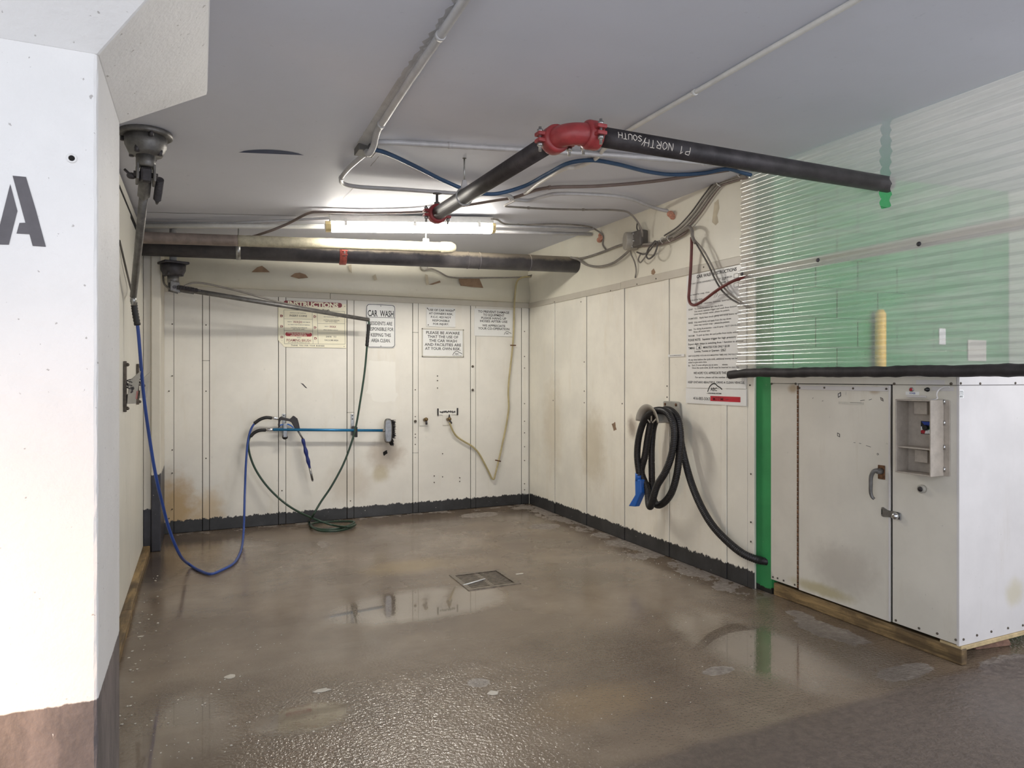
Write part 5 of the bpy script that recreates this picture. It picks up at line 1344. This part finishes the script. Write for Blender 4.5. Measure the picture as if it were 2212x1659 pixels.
t, F, w, h, dz = sign('hang_up_sign', 'white sign asking users to hang up hoses, beside the thin tube', 1024.5, 666, 1107.5, 727.5)
lettering(t, lit(F, dz), [('TO PREVENT DAMAGE', 0, h * .79, w * 1.62, h * .17), ('TO EQUIPMENT', 0, h * .56, w * 1.1, h * .17), ('PLEASE HANG UP', 0, h * .33, w * 1.3, h * .17), ('HOSES AFTER USE', 0, h * .10, w * 1.42, h * .17), ('WE APPRECIATE', 0, -h * .22, w * 1.2, h * .17), ('YOUR CO-OPERATION', 0, -h * .44, w * 1.62, h * .17)], M['ink_grey'], bold=0.02)
car_logo(t, F, w * .72, -h * .74, w * .2, dz, False)

# cream step by step board (bottom left corner broken off)
ax0, ay0, ax1, ay1 = 601, 651, 748, 752
def cream_poly(w, h): return [(-w, h), (w, h), (w, -h), (-w * .83, -h), (-w * .9, -h * .86), (-w * .95, -h * .80), (-w, -h * .70)]
t, F, w, h, dz = sign('step_board', 'cream INSTRUCTIONS board with red title and a broken lower left corner', ax0, ay0, ax1, ay1, 'sign_cream', poly=cream_poly)
Fi = F.inverted()
def cc(x, y):
    q = Fi @ on_back(590 + x / 7.9, 640 + y / 7.9, 0.007); return q.x, q.y
def cl_(x, y): return on_back(590 + x / 7.9, 640 + y / 7.9, 0.007)
def pill(mat, x0, y0, x1, y1, z, part):
    a, b = cc(x0, y0), cc(x1, y1); m_ = MB(F @ Matrix.Translation(((a[0] + b[0]) / 2, (a[1] + b[1]) / 2, z)))
    ww, hh = (b[0] - a[0]) / 2, (a[1] - b[1]) / 2
    m_.flat(rrect(ww, hh, hh * .95, 6)); m_.build(part, M[mat], t, recalc=False)
pill('dark_red', 180, 72, 1175, 196, dz, 'title_band'); pill('red_print', 208, 612, 662, 690, dz, 'notice_band')
spec = lambda L: [(s_, 590 + a / 7.9, 640 + b / 7.9, 590 + c / 7.9, 640 + d / 7.9, hh / 7.9) for s_, a, b, c, d, hh in L]
lettering(t, lit(F, dz + .0006), px_lines(F, lambda x, y: on_back(x, y, .007), spec([('INSTRUCTIONS', 250, 127, 1112, 150, 78)])), M['sign_cream'], bold=0.05)
lettering(t, lit(F, dz + .0006), px_lines(F, lambda x, y: on_back(x, y, .007), spec([('WARNING: DO NOT USE BRUSH IF DIRTY', 240, 628, 632, 632, 14), ('DO NOT USE BRUSH ON', 318, 648, 560, 650, 14), ('MUDDY OR WHEELS AREA', 296, 669, 576, 672, 14)])), M['sign_cream'], bold=0.04)
lettering(t, lit(F, dz), px_lines(F, lambda x, y: on_back(x, y, .007), spec([('Fantastic Foaming Brush', 445, 218, 960, 236, 26)])), M['ink'], bold=0.035)
lettering(t, lit(F, dz), px_lines(F, lambda x, y: on_back(x, y, .007), spec([('WASH', 340, 436, 490, 440, 44), ('RINSE', 988, 305, 1128, 310, 42), ('WAX', 960, 518, 1074, 521, 40), ('FOAMING BRUSH', 230, 748, 643, 754, 46)])), M['dark_red'], bold=0.008)
lettering(t, lit(F, dz), px_lines(F, lambda x, y: on_back(x, y, .007), spec([('SWITCH IS OFF POSITION', 285, 285, 560, 289, 16), ('INSERT COINS', 280, 330, 578, 335, 34), ('SELECT', 246, 434, 318, 436, 15), ('AND REMOVE', 500, 442, 632, 444, 15), ('ALL HEAVY DIRT FROM AUTOMOBILE', 250, 484, 626, 490, 15), ('CAUTION: HIGH PRESSURE', 300, 532, 578, 537, 16), ('GRIP WAND FIRMLY', 333, 559, 546, 563, 16), ('SELECT', 405, 704, 480, 706, 15), ('GO OVER ENTIRE SURFACE OF CAR', 250, 789, 624, 794, 14),
    ('SELECT', 900, 306, 970, 308, 15), ('USE THOROUGHLY RINSE', 860, 352, 1114, 356, 14), ('CAUTION: HIGH PRESSURE', 858, 408, 1128, 412, 16), ('GRIP WAND FIRMLY', 888, 434, 1098, 437, 16), ('SELECT', 878, 514, 946, 516, 15), ('SPRAY ENTIRE SURFACE', 858, 573, 1104, 577, 15), ('DRIVE   TO', 902, 689, 1076, 692, 26), ('VACUUM AREA', 874, 748, 1112, 752, 26), ('THANK  YOU  FOR  YOUR  BUSINESS', 302, 838, 874, 844, 26)])), M['ink_grey'], bold=0.012)
m_ = MB(lit(F, dz))
def rule(x0, y0, x1, y1, w_=0.0011):
    a, b = V(*cc(x0, y0), 0), V(*cc(x1, y1), 0); d = (b - a).normalized(); n_ = V(-d.y, d.x, 0) * w_
    m_._f([m_._v(c) for c in (a - n_, b - n_, b + n_, a + n_)])
for q in ((182, 234, 1222, 262), (182, 385, 668, 395), (190, 588, 672, 594), (190, 808, 1224, 818), (182, 234, 192, 808), (664, 248, 680, 812), (752, 250, 768, 815), (1216, 262, 1226, 818), (762, 465, 1222, 470), (765, 626, 1224, 632)): rule(*q)
m_.build('table_rules', M['ink'], t, recalc=False)
for (x, y), n_ in zip(((142, 335), (145, 515), (150, 696), (711, 347), (715, 533), (722, 719)), '123456'):
    a = cc(x, y); s_ = 0.0115
    m2 = MB(F @ Matrix.Translation((a[0], a[1], dz))); m2.flat([(-s_, -s_), (s_ * .5, -s_), (s_ * 1.15, 0), (s_ * .5, s_), (-s_, s_)]); m2.build('number_mark', M['dark_red'], t, recalc=False)
    lettering(t, lit(F, dz + .0006), [(n_, a[0] - .001, a[1], None, 0.016)], M['sign_cream'], 'number', bold=0.04)
rivets(t, F, [(w * .93, -h * .93), (-w * .97, h * .86), (-w * .93, -h * .1), (w * .95, h * .9)], 0.003, 'screw', 0.0035)

# ================================================================== tall instruction sheet on the right wall
RP = lambda x, y: on_right(x, y, 0.0075)
a = RP(1485.5, 585); zt, zl = 2.160, 1.322
ym0 = on_right(1485, 815, 0).y; ym1 = on_right(1613.5, 815, 0).y
FT = fright(V(XR - 0.0065, (ym0 + ym1) / 2, (zt + zl) / 2)); hw, hh = (ym0 - ym1) / 2, (zt - zl) / 2
t = thing('instruction_sheet', 'tall white wash instruction sheet crossed by a dark red hose on the right wall', 'sign', FT)
MB(FT).box((-hw, -hh, 0), (hw, hh, 0.003)).build('board', M['sign_white'], t, 0.0006, 1)
b0 = FT.inverted() @ V(XR, 0, 1.207)
MB(FT).box((-hw - .006, b0.y, 0), (hw + .004, -hh - .003, 0.004)).build('footer_board', M['sign_white'], t, 0.0006, 1)
S5 = lambda L: [(s_, 1470 + a_ / 5.03, 550 + b_ / 5.03, 1470 + c_ / 5.03, 550 + d_ / 5.03, h_ / 5.03) for s_, a_, b_, c_, d_, h_ in L]
FTl = lit(FT, 0.0038)
lettering(t, FTl, px_lines(FT, RP, S5([('CAR WASH INSTRUCTIONS', 178, 240, 614, 156, 36)])), M['ink'], 'title', 0.03)
lettering(t, FTl, px_lines(FT, RP, S5([
    ('UNIT HAS 5 INTERCHANGEABLE FUNCTIONS  FOAM BRUSH', 92, 323, 562, 238, 18), ('SOAP', 450, 274, 496, 266, 17), ('RINSE', 448, 302, 498, 294, 17), ('WAX', 472, 346, 516, 338, 17),
    ('Use wand for soap, rinse', 92, 443, 318, 404, 18), ('Use brush for foam', 92, 503, 240, 476, 18), ('Insert coins - toonies, loonies, quarters', 120, 546, 548, 486, 18),
    ('SOAP:', 90, 600, 138, 593, 18), ('To loosen & remove light dust & dirt.', 155, 590, 468, 548, 19), ('Use wand, squeeze trigger and wash from bottom up.', 155, 617, 650, 556, 19), ('Lines may contain water, please be patient.', 152, 648, 537, 600, 19),
    ('FOAM SUDS:', 90, 700, 188, 688, 19), ('Apply foam brush gently and scrub entire vehicle', 207, 688, 660, 630, 19), ('RINSE:', 90, 745, 140, 738, 19), ('Grip wand firmly and apply from the top down.', 152, 738, 556, 690, 19), ('Lines may contain soap - please be patient.', 150, 768, 537, 726, 19),
    ('WAX:', 90, 821, 128, 817, 19), ('For drying & protection - coat & spray - NOT ON GLASS', 147, 812, 652, 759, 19), ('Rinse off excess wax.', 147, 840, 326, 824, 19), ('VACUUM:', 88, 886, 156, 880, 19), ('To pick up dust, dirt and pollen from inside vehicle', 176, 879, 634, 836, 19),
    ('UNIT IS EQUIPPED WITH AN ACCUMULATING TIMER AND THE FOLLOWING', 88, 1105, 660, 1076, 16), ('At any time before the cycle ends, additional money can be', 88, 1146, 620, 1121, 20), ('added to give extra time.', 88, 1172, 290, 1165, 18), ('Ex:', 88, 1206, 108, 1205, 17), ('Each 25 cents will give you an extra        minute.', 128, 1203, 518, 1191, 18), ('Once the cycle ends, $2.00 must be inserted to start the', 128, 1231, 640, 1220, 19),
    ('For service, please call the number below.', 163, 1334, 567, 1330, 20)])), M['ink_grey'], 'small_print', 0.014)
lettering(t, FTl, px_lines(FT, RP, S5([('PLEASE NOTE:', 88, 931, 222, 920, 25), ('Squeeze trigger for high pressure', 240, 919, 604, 891, 23), ('Expect slight delays in switching from 1 function to another', 88, 976, 690, 934, 21), ('TIMING:', 90, 1018, 160, 1013, 24), ('4', 195, 1012, 218, 1010, 30), ('MINUTES FOR ONLY $3.00', 250, 1007, 538, 992, 24), ('Loonies, Toonies or Quarters', 155, 1052, 424, 1038, 22), ('ONLY', 440, 1036, 498, 1031, 25),
    ('WE HOPE YOU APPRECIATE THIS FACILITY', 145, 1288, 614, 1281, 27), ('KEEP ONTARIO BEAUTIFUL, DRIVE A CLEAN VEHICLE.', 86, 1389, 700, 1386, 24)])), M['ink'], 'notes', 0.016)
def t5(x, y): q = FT.inverted() @ RP(1470 + x / 5.03, 550 + y / 5.03); return q.x, q.y
m_ = MB(FTl)
def line5(P, w_=0.0014):
    for (x0, y0), (x1, y1) in zip(P, P[1:]):
        a_, b_ = V(*t5(x0, y0), 0), V(*t5(x1, y1), 0); d = (b_ - a_).normalized(); n_ = V(-d.y, d.x, 0) * w_
        m_._f([m_._v(c) for c in (a_ - n_, b_ - n_, b_ + n_, a_ + n_)])
line5([(176, 1030), (176, 994), (228, 988), (228, 1024), (176, 1030)]); line5([(584, 212), (584, 256), (632, 246), (632, 200), (584, 212)]); line5([(584, 312), (584, 356), (632, 348), (632, 302), (584, 312)])
line5([(372, 662), (540, 640)], .001); line5([(374, 752), (538, 734)], .001); line5([(440, 1052), (498, 1046)], .001)
line5([(365, 470), (385, 420), (398, 412), (404, 436), (384, 466)], .0012); line5([(410, 462), (428, 440), (560, 424)], .0012)
m_.build('drawn_lines', M['ink_grey'], t, recalc=False)
FTf = lit(FT, 0.0050)
qa, qb = t5(330, 1535), t5(655, 1605)
MB(FTf).box((qa[0], qb[1], -0.0006), (qb[0], qa[1], 0.0006)).build('red_tape', M['red_tape'], t)
qa2, qb2 = t5(150, 1538), t5(328, 1602)
MB(FTf).box((qa2[0], qb2[1], -0.0006), (qa[0] - .001, qa2[1], 0.0004)).build('white_tape', M['sign_white'], t)
lettering(t, lit(FT, 0.0064), px_lines(FT, RP, S5([('416-883-5063', 146, 1561, 326, 1564, 34)])), M['ink'], 'handwriting', 0.004)
lettering(t, lit(FT, 0.0064), px_lines(FT, RP, S5([('MTPM', 356, 1566, 470, 1566, 40), ('-', 496, 1562, 526, 1562, 60)])), M['dark_red'], 'handwriting', 0.004)
u_, v_ = t5(372, 1450); car_logo(t, FT, u_, v_, (t5(455, 1450)[0] - t5(290, 1450)[0]) / 2, 0.0050, True)
u_, v_ = t5(367, 1508); lettering(t, FTf, [('www.autobodyclean.com', u_, v_, t5(446, 1508)[0] - t5(288, 1508)[0], 0.007)], M['ink'], 'web_address')
# thin label strip left of the sheet
Fs = fright(on_right(1460, 768, 0.007))
s1 = tag(MB(Fs).box((-0.095, -0.010, 0), (0.10, 0.010, 0.001)).build('label_strip', M['sign_white'], None), 'thin white label strip beside the tall instruction sheet', 'label')
m_ = MB(lit(Fs, .0016))
for k in range(9): m_.box((-0.07 + k * .016, -0.0025, 0), (-0.07 + k * .016 + random.uniform(.007, .013), 0.0025, 0.0003))
m_.build('print_line', M['ink_grey'], s1)

# ================================================================== vacuum hose on its hanger (right wall)
XH = XR
hk = on_right(1456, 900, 0)
FHk = fright(V(XR, hk.y, 0)); HZ = 1.145
hg_ = thing('hose_hanger', 'grey saddle hose hanger screwed to the right wall', 'hanger', fright(V(XR, hk.y, HZ)))
Fg = WM[hg_.name]
pw = 0.115
pl_ = MB(Fg).prism([(-pw, 0.06), (-pw + .01, 0.07), (0.075, 0.07), (0.085, 0.06), (0.105, -0.13), (-0.09, -0.10)], 0.006, 0.02).build('wall_plate', M['grey_plastic'], hg_, 0.006)
for u in (-0.085, 0.05): MB(Fg).lathe((u, 0.045, 0.02), (0, 0, 1), [(0.012, 0), (0.012, 0.003), (0.005, 0.006)], 12).build('screw', M['rust'], hg_)
# saddle: half-drum flaring to an upright front flange
def arcpts(R, a0, a1, n): return [(R * math.cos(a0 + (a1 - a0) * k / n), R * math.sin(a0 + (a1 - a0) * k / n)) for k in range(n + 1)]
cu_, cv_ = -0.01, -0.10
def drum(R0, R1, w0, w1, name):
    m_ = MB(Fg); n_ = 20; A0, A1 = math.radians(8), math.radians(172)
    o0 = [m_._v((cu_ + x, cv_ + y, w0)) for x, y in arcpts(R0, A0, A1, n_)]; o1 = [m_._v((cu_ + x, cv_ + y, w1)) for x, y in arcpts(R1, A0, A1, n_)]
    i0 = [m_._v((cu_ + x, cv_ + y, w0)) for x, y in arcpts(R0 - .008, A0, A1, n_)]; i1 = [m_._v((cu_ + x, cv_ + y, w1)) for x, y in arcpts(R1 - .008, A0, A1, n_)]
    for k in range(n_):
        m_._f([o0[k], o0[k + 1], o1[k + 1], o1[k]], True); m_._f([i0[k], i1[k], i1[k + 1], i0[k + 1]], True); m_._f([o1[k], o1[k + 1], i1[k + 1], i1[k]]); m_._f([o0[k], i0[k], i0[k + 1], o0[k + 1]])
    m_._f([o0[0], o1[0], i1[0], i0[0]]); m_._f([o0[-1], i0[-1], i1[-1], o1[-1]])
    return m_.build(name, M['grey_plastic'], hg_)
drum(0.10, 0.10, 0.018, 0.22, 'saddle'); drum(0.10, 0.152, 0.22, 0.245, 'flange')
for a_ in (35, 90, 145):
    a_ = math.radians(a_); MB(Fg).cyl((cu_ + .02 * math.cos(a_), cv_ + .02 * math.sin(a_), 0.205), (cu_ + .1 * math.cos(a_), cv_ + .1 * math.sin(a_), 0.20), 0.006, seg=8).build('rib', M['grey_plastic'], hg_)
vh = thing('vacuum_hose', 'black corrugated vacuum hose coiled over the hanger with a blue nozzle', 'hose', V(XR - .15, hk.y, 0.45))
X1, X2, X3 = XR - 0.205, XR - 0.155, XR - 0.09
H = lambda px, py, x: at_x(px, py, x)
pts = [H(1381, 1026, X1 + .03), H(1376.5, 985, X1 + .01), H(1380, 945, X1), H(1390, 912, X1), H(1404, 893, X1), H(1424, 886, X1), H(1443, 893, X1), H(1454, 915, X1), H(1456, 945, X1), H(1450, 985, X1), H(1437, 1020, X1 - .01), H(1420, 1048, X1 - .02), H(1411, 1075, X1 - .02), H(1405, 1094, X1), H(1401, 1086, X1 + .04), H(1398, 1055, X1 + .06), H(1386, 1020, X1 + .05),
       H(1393, 985, X2), H(1401, 935, X2), H(1408, 905, X2), H(1424, 890, X2), H(1446, 886, X2), H(1463, 903, X2), H(1470, 940, X2), H(1467, 985, X2), H(1461, 1030, X2), H(1450, 1065, X2), H(1434, 1086, X2), H(1418, 1090, X2 + .02), H(1410, 1070, X3), H(1408, 1020, X3), H(1408, 960, X3), H(1414, 915, X3), H(1430, 890, X3), H(1452, 890, X3), H(1465, 912, X3), H(1472, 960, X3), H(1481, 1000, X3), H(1494, 1045, X3 - .01), H(1514, 1093, X3 - .02), H(1540, 1136, X3 - .02), H(1573, 1171, X3), H(1605, 1196, X3 + .02), H(1630, 1207, X3 + .06), H(1644, 1211, XR + .02), H(1657, 1213, XR + .05), H(1668, 1215, XR + .085), H(1682, 1217, XR + .13)]
vp = resample(catmull(pts, 10), 0.0042)
m_ = MB(); m_.sweep(vp, lambda i, n: 0.0255 + 0.0022 * math.sin(i * math.pi / 1.5), 12); m_.build('hose', M['vac_hose'], vh)
q0 = H(1380, 1030, X1 + .03)
m_ = MB(); m_.sweep([q0 + V(0, 0, 0.03), q0, q0 + V(0, 0, -0.03)], 0.029, 16); m_.build('cuff', M['blue_plastic'], vh)
nz = MB(fright(q0))
n0 = [(-.024, -.02), (.024, -.02)]
w0, w1 = -0.022, 0.022
B2 = [(-.027, -.03), (.027, -.03)]
Fn = fright(q0); Fni = Fn.inverted()
def nn(px, py): q = Fni @ at_x(px, py, X1 + .03); return q.x, q.y
L0, L1, L2, L3, L4, L5 = nn(1376.5, 1034), nn(1389, 1036), nn(1390, 1064), nn(1377, 1094), nn(1362, 1093), nn(1377, 1068)
m_ = MB(Fn); m_.prism([L0, L5, L4, L3, L2, L1], -0.024, 0.024); m_.build('nozzle', M['blue_plastic'], vh, 0.008, 3)

# ================================================================== spigots, tube and tag on the back wall
def spigot(px, py, label):
    F = fback(on_back(px, py, 0.006)); t = thing('spigot', label, 'tap', F, 'spigots on the back wall')
    MB(F).box((-0.055, -0.06, 0), (0.04, 0.05, 0.003)).build('plate', M['back_paint'], t, 0.001, 1)
    MB(F).lathe((0, 0, 0.003), (0, 0, 1), [(0.018, 0), (0.016, 0.03), (0.012, 0.05)], 14).build('stub', M['brass'], t)
    MB(F).ball((0, 0.008, 0.055), 0.021, (1, 1, 1)).build('valve_body', M['brass'], t)
    return t, F
t, F = spigot(917, 907, 'old brass spigot on its own plate, left of the black ended tag')
MB(F).cyl((0, -0.01, 0.058), (0.002, -0.045, 0.062), 0.012, 0.010, seg=12).build('outlet', M['dark_metal'], t)
t, F = spigot(967, 906, 'brass spigot feeding the tan tube, just under the black ended tag')
MB(F).cyl((0, -0.005, 0.058), (0.022, -0.04, 0.062), 0.011, 0.010, seg=12).build('outlet', M['dark_metal'], t)
MB(F).prism([(-.012, .02), (.012, .02), (.004, .055), (-.004, .055)], 0.045, 0.06).build('handle', M['dark_metal'], t, 0.003)
run('drain_tube', 'tan tube from the spigot folding sharply and climbing the back wall', 'tube', [on_back(971, 913, .07), on_back(978, 930, .06), on_back(986, 942, .045), on_back(1003, 954, .04), on_back(1017, 962, .04), on_back(1032, 976, .04), on_back(1047, 1002, .04), on_back(1058, 1024, .04), on_back(1063, 1034, .04), on_back(1066.5, 1035, .04), on_back(1069, 1028, .04), on_back(1077, 996, .035), on_back(1086, 956, .03), on_back(1096, 905, .03), on_back(1099, 880, .03), on_back(1098, 850, .03), on_back(1099, 825, .03), on_back(1103, 790, .03), on_back(1108, 740, .035), on_back(1110, 700, .04), on_back(1111, 665, .05), on_back(1113, 632, .075), on_back(1117, 608, .085), on_back(1126, 600, .085), on_back(1145, 597, .085)], 0.0095, M['tan_hose'], n=8)
for k, (px, py) in enumerate(((1107.5, 746), (1075, 995))):
    c_ = on_back(px, py, 0.03); F = fback(c_) @ Matrix.Rotation((0, -0.25)[k], 4, 'Z')
    tag(MB(F).box((-0.034, -0.006, 0.004), (0.034, 0.006, 0.018)).build('tube_clamp', M['rust'], None, 0.003), ('rusty clamp on the tan tube beside the hang up sign', 'rusty clamp on the tan tube above its fold')[k], 'clamp', 'clamps on the tan tube')
Ft = fback(on_back(967, 890, 0.0065)); t = thing('worn_tag', 'worn paper tag with black end bars above the spigot', 'label', Ft)
MB(Ft).box((-0.10, -0.028, 0), (0.10, 0.03, 0.001)).build('paper', M['white_new'], t)
for s_ in (-1, 1): MB(Ft).box((s_ * 0.108 - .007, -0.036, 0), (s_ * 0.108 + .007, 0.04, 0.008)).build('end_bar', M['black_plastic'], t, 0.001, 1)
m_ = MB(lit(Ft, .0016)); rnd = random.Random(3)
for k in range(9):
    u0 = -0.088 + k * 0.019; P = [(u0 + rnd.uniform(-.004, .004), 0.012 + rnd.uniform(-.01, .008)), (u0 + .022, 0.008 + rnd.uniform(-.012, .008)), (u0 + .02, -0.008 + rnd.uniform(-.006, .006)), (u0 + .002, -0.006 + rnd.uniform(-.008, .006))]
    m_.flat(P)
m_.build('torn_print', M['ink_grey'], t, recalc=False)
# batten strap with two bolts
Fb = fback(on_back(1020.5, 817, 0.012)); t = thing('batten_strap', 'painted strap with two bolts on the batten below the hang up sign', 'bracket', Fb)
MB(Fb).box((-0.02, -0.14, 0), (0.02, 0.14, 0.006)).build('strap', M['back_paint'], t, 0.004)
for v in (-0.125, 0.125): MB(Fb).ball((0, v, 0.008), 0.014, (1, 1, .8), 10, 6).build('bolt', M['screw'], t)
Fb = fback(on_back(897, 910, 0.012))
tag(MB(Fb).lathe((0, 0, 0), (0, 0, 1), [(0.014, 0), (0.014, 0.006), (0.006, 0.010)], 12).build('anchor_bolt', M['screw'], None), 'dark bolt on the batten left of the brass spigot', 'bolt')

# ================================================================== mat clips on the left wall
def mat_clip(px, py0, py1, label, red):
    a, b = on_left(px, py0, 0.002), on_left(px, py1, 0.002); F = fleft((a + b) / 2); h = abs(a.z - b.z) / 2
    t = thing('mat_clip', label, 'clip', F, 'spring clips on the left wall')
    MB(F).prism([(-.015, -h), (.015, -h), (.015, h), (-.015, h)], 0, 0.016).build('bar', M['clip_bar'], t, 0.003)
    for v in (h * .86, -h * .86): MB(F).ball((0, v, 0.02), 0.011, (1, 1, 1), 10, 6).build('bolt', M['screw'], t)
    sp_ = [V(0.0, 0.045 - .004 * (k / 8), 0.03 + .014 * math.cos(k * .785)) + V(0.012 * math.sin(k * .785), -.002 * k, 0) for k in range(24)]
    m_ = MB(F); m_.sweep(sp_, 0.0028, 6); m_.build('spring', M['dark_metal'], t)
    m_ = MB(F); m_.sweep([V(0, 0.03, .012), V(0, 0.01, .02), V(0, -.012, .045), V(0, -.03, .045), V(0, -.05, .02), V(0, -.1, .014)], 0.005, 8); m_.build('bracket', M['dark_metal'], t)
    m_ = MB(F); th_ = 0.003
    poly = [(0.0, -h * .68), (0.055, -h * .66), (0.075, -h * .5), (0.13, h * .62), (0.06, h * .22), (0.03, 0.0)]
    m_.hexa([(-.02, -h * .68, .022), (.02, -h * .68, .062), (.03, h * .62, .088), (-.01, h * .2, .03), (-.018, -h * .68, .019), (.022, -h * .68, .059), (.032, h * .62, .085), (-.008, h * .2, .027)])
    m_.build('flap', M['grey_plastic'], t)
    MB(F).ball((0.0, -.01, .05), 0.010, (1, 1, .6), 10, 6).build('rivet', M['dark_metal'], t)
    if red: MB(F).hexa([(.018, -h * .5, .062), (.026, -h * .5, .068), (.028, -h * .18, .074), (.02, -h * .18, .068), (.018, -h * .5, .060), (.026, -h * .5, .066), (.028, -h * .18, .072), (.02, -h * .18, .066)]).build('red_tip', M['red_print'], t)
mat_clip(267, 780, 890, 'nearer spring clip on the left wall with a red tipped flap', True)
mat_clip(295, 786, 874, 'farther spring clip on the left wall beside the blue hose', False)

# ================================================================== floor drain
dg_ = thing('floor_drain', 'rectangular slotted metal grate set in the wet floor', 'drain', V((DX0 + DX1) / 2, (DY0 + DY1) / 2, 0))
m_ = MB(); m_.box((DX0, DY0, -0.2), (DX1, DY1, -0.18))
for a, b in (((DX0 - .004, DY0), (DX0, DY1)), ((DX1, DY0), (DX1 + .004, DY1)), ((DX0, DY0 - .004), (DX1, DY0)), ((DX0, DY1), (DX1, DY1 + .004))): m_.box((a[0], a[1], -0.2), (b[0], b[1], -0.001))
m_.build('pit', M['dark_gap'], dg_)
fr = 0.032
for a, b in (((DX0 - .03, DY1 - .004), (DX1 + .03, DY1 + .03)), ((DX0 - .03, DY0 - .03), (DX1 + .03, DY0 + .004)), ((DX0 - .03, DY0), (DX0 + .004, DY1)), ((DX1 - .004, DY0), (DX1 + .03, DY1))):
    MB().box((a[0], a[1], -0.012), (b[0], b[1], 0.005)).build('frame', M['grill_iron'], dg_, 0.002, 1)
gx = (DX0 + DX1) / 2
m0 = None
for k in range(11):
    y = DY0 + 0.022 + (DY1 - DY0 - 0.044) * k / 10
    MB().box((DX0 + .006, y - .009, -0.022), (DX1 - .006, y + .009, -0.001)).build('slat', M['grill_iron'], dg_, 0.002, 1)
MB().box((gx - .016, DY0 + .006, -0.024), (gx + .016, DY1 - .006, 0.0005)).build('crossbar', M['grill_iron'], dg_, 0.002, 1)
p = on_floor(1027, 1257.5, 0.004)
m_ = MB(); m_.sweep([p + V(-.10, -.03, 0), p + V(.09, .045, 0)], 0.0045, 8)
tag(m_.build('white_stick', M['sign_white'], None), 'thin white stick lying across the floor grate', 'stick')

# ================================================================== small litter on the floor
rnd = random.Random(11)
lit_ = MB()
def crumb(x, y, s_):
    n_ = rnd.randint(4, 6); a0 = rnd.uniform(0, 6.28)
    P = [(x + s_ * rnd.uniform(.5, 1) * math.cos(a0 + 6.28 * k / n_), y + s_ * rnd.uniform(.5, 1) * math.sin(a0 + 6.28 * k / n_)) for k in range(n_)]
    lit_.prism(P, 0.0003, 0.0003 + s_ * rnd.uniform(.2, .5))
for k in range(150):
    px, py = rnd.gauss(430, 120), rnd.uniform(1330, 1640)
    if px < 285: continue
    q = on_floor(px, py)
    if q.x > -0.2: crumb(q.x, q.y, rnd.choice((.002, .003, .003, .004, .006)))
for k in range(80):
    px = rnd.uniform(900, 1640); q = on_floor(px, rnd.uniform(1200, 1560)); crumb(q.x, q.y, rnd.choice((.002, .003, .004)))
for k in range(60):
    q = V(XR - rnd.uniform(.05, .35), rnd.uniform(3.6, 5.4), 0); crumb(q.x, q.y, rnd.choice((.003, .004, .006)))
for k in range(40):
    q = V(XL + rnd.uniform(.08, .2), rnd.uniform(3.0, 5.5), 0); crumb(q.x, q.y, rnd.choice((.004, .006, .008)))
stuff(lit_.build('debris', M['litter'], None))
for px, py, w_, d_, lab, k in ((695, 1492, .05, .022, 'pale torn paper scrap near the sign reflection on the wet floor', 5), (498, 1462, .03, .03, 'clump of pale crumbs on the floor left of the reflection', 6), (1065, 1497, .032, .03, 'white leaf shaped scrap on the floor in front of the drain', 5), (305, 1375, .02, .01, 'pale twist of paper near the left wall foot', 4), (1122, 1240, .04, .016, 'flat pale scrap at the right end of the floor grate', 5), (1285, 1085, .0, .0, '', 0)):
    if not k: continue
    q = on_floor(px, py); m_ = MB(); N_ = 12
    P = [(q.x + w_ * rnd.uniform(.55, 1) * math.cos(6.283 * i / N_), q.y + d_ * rnd.uniform(.55, 1) * math.sin(6.283 * i / N_)) for i in range(N_)]
    m_.prism(P, 0.0004, 0.0022); tag(m_.build('paper_scrap', M['litter'], None), lab, 'scrap')
finish_letters()
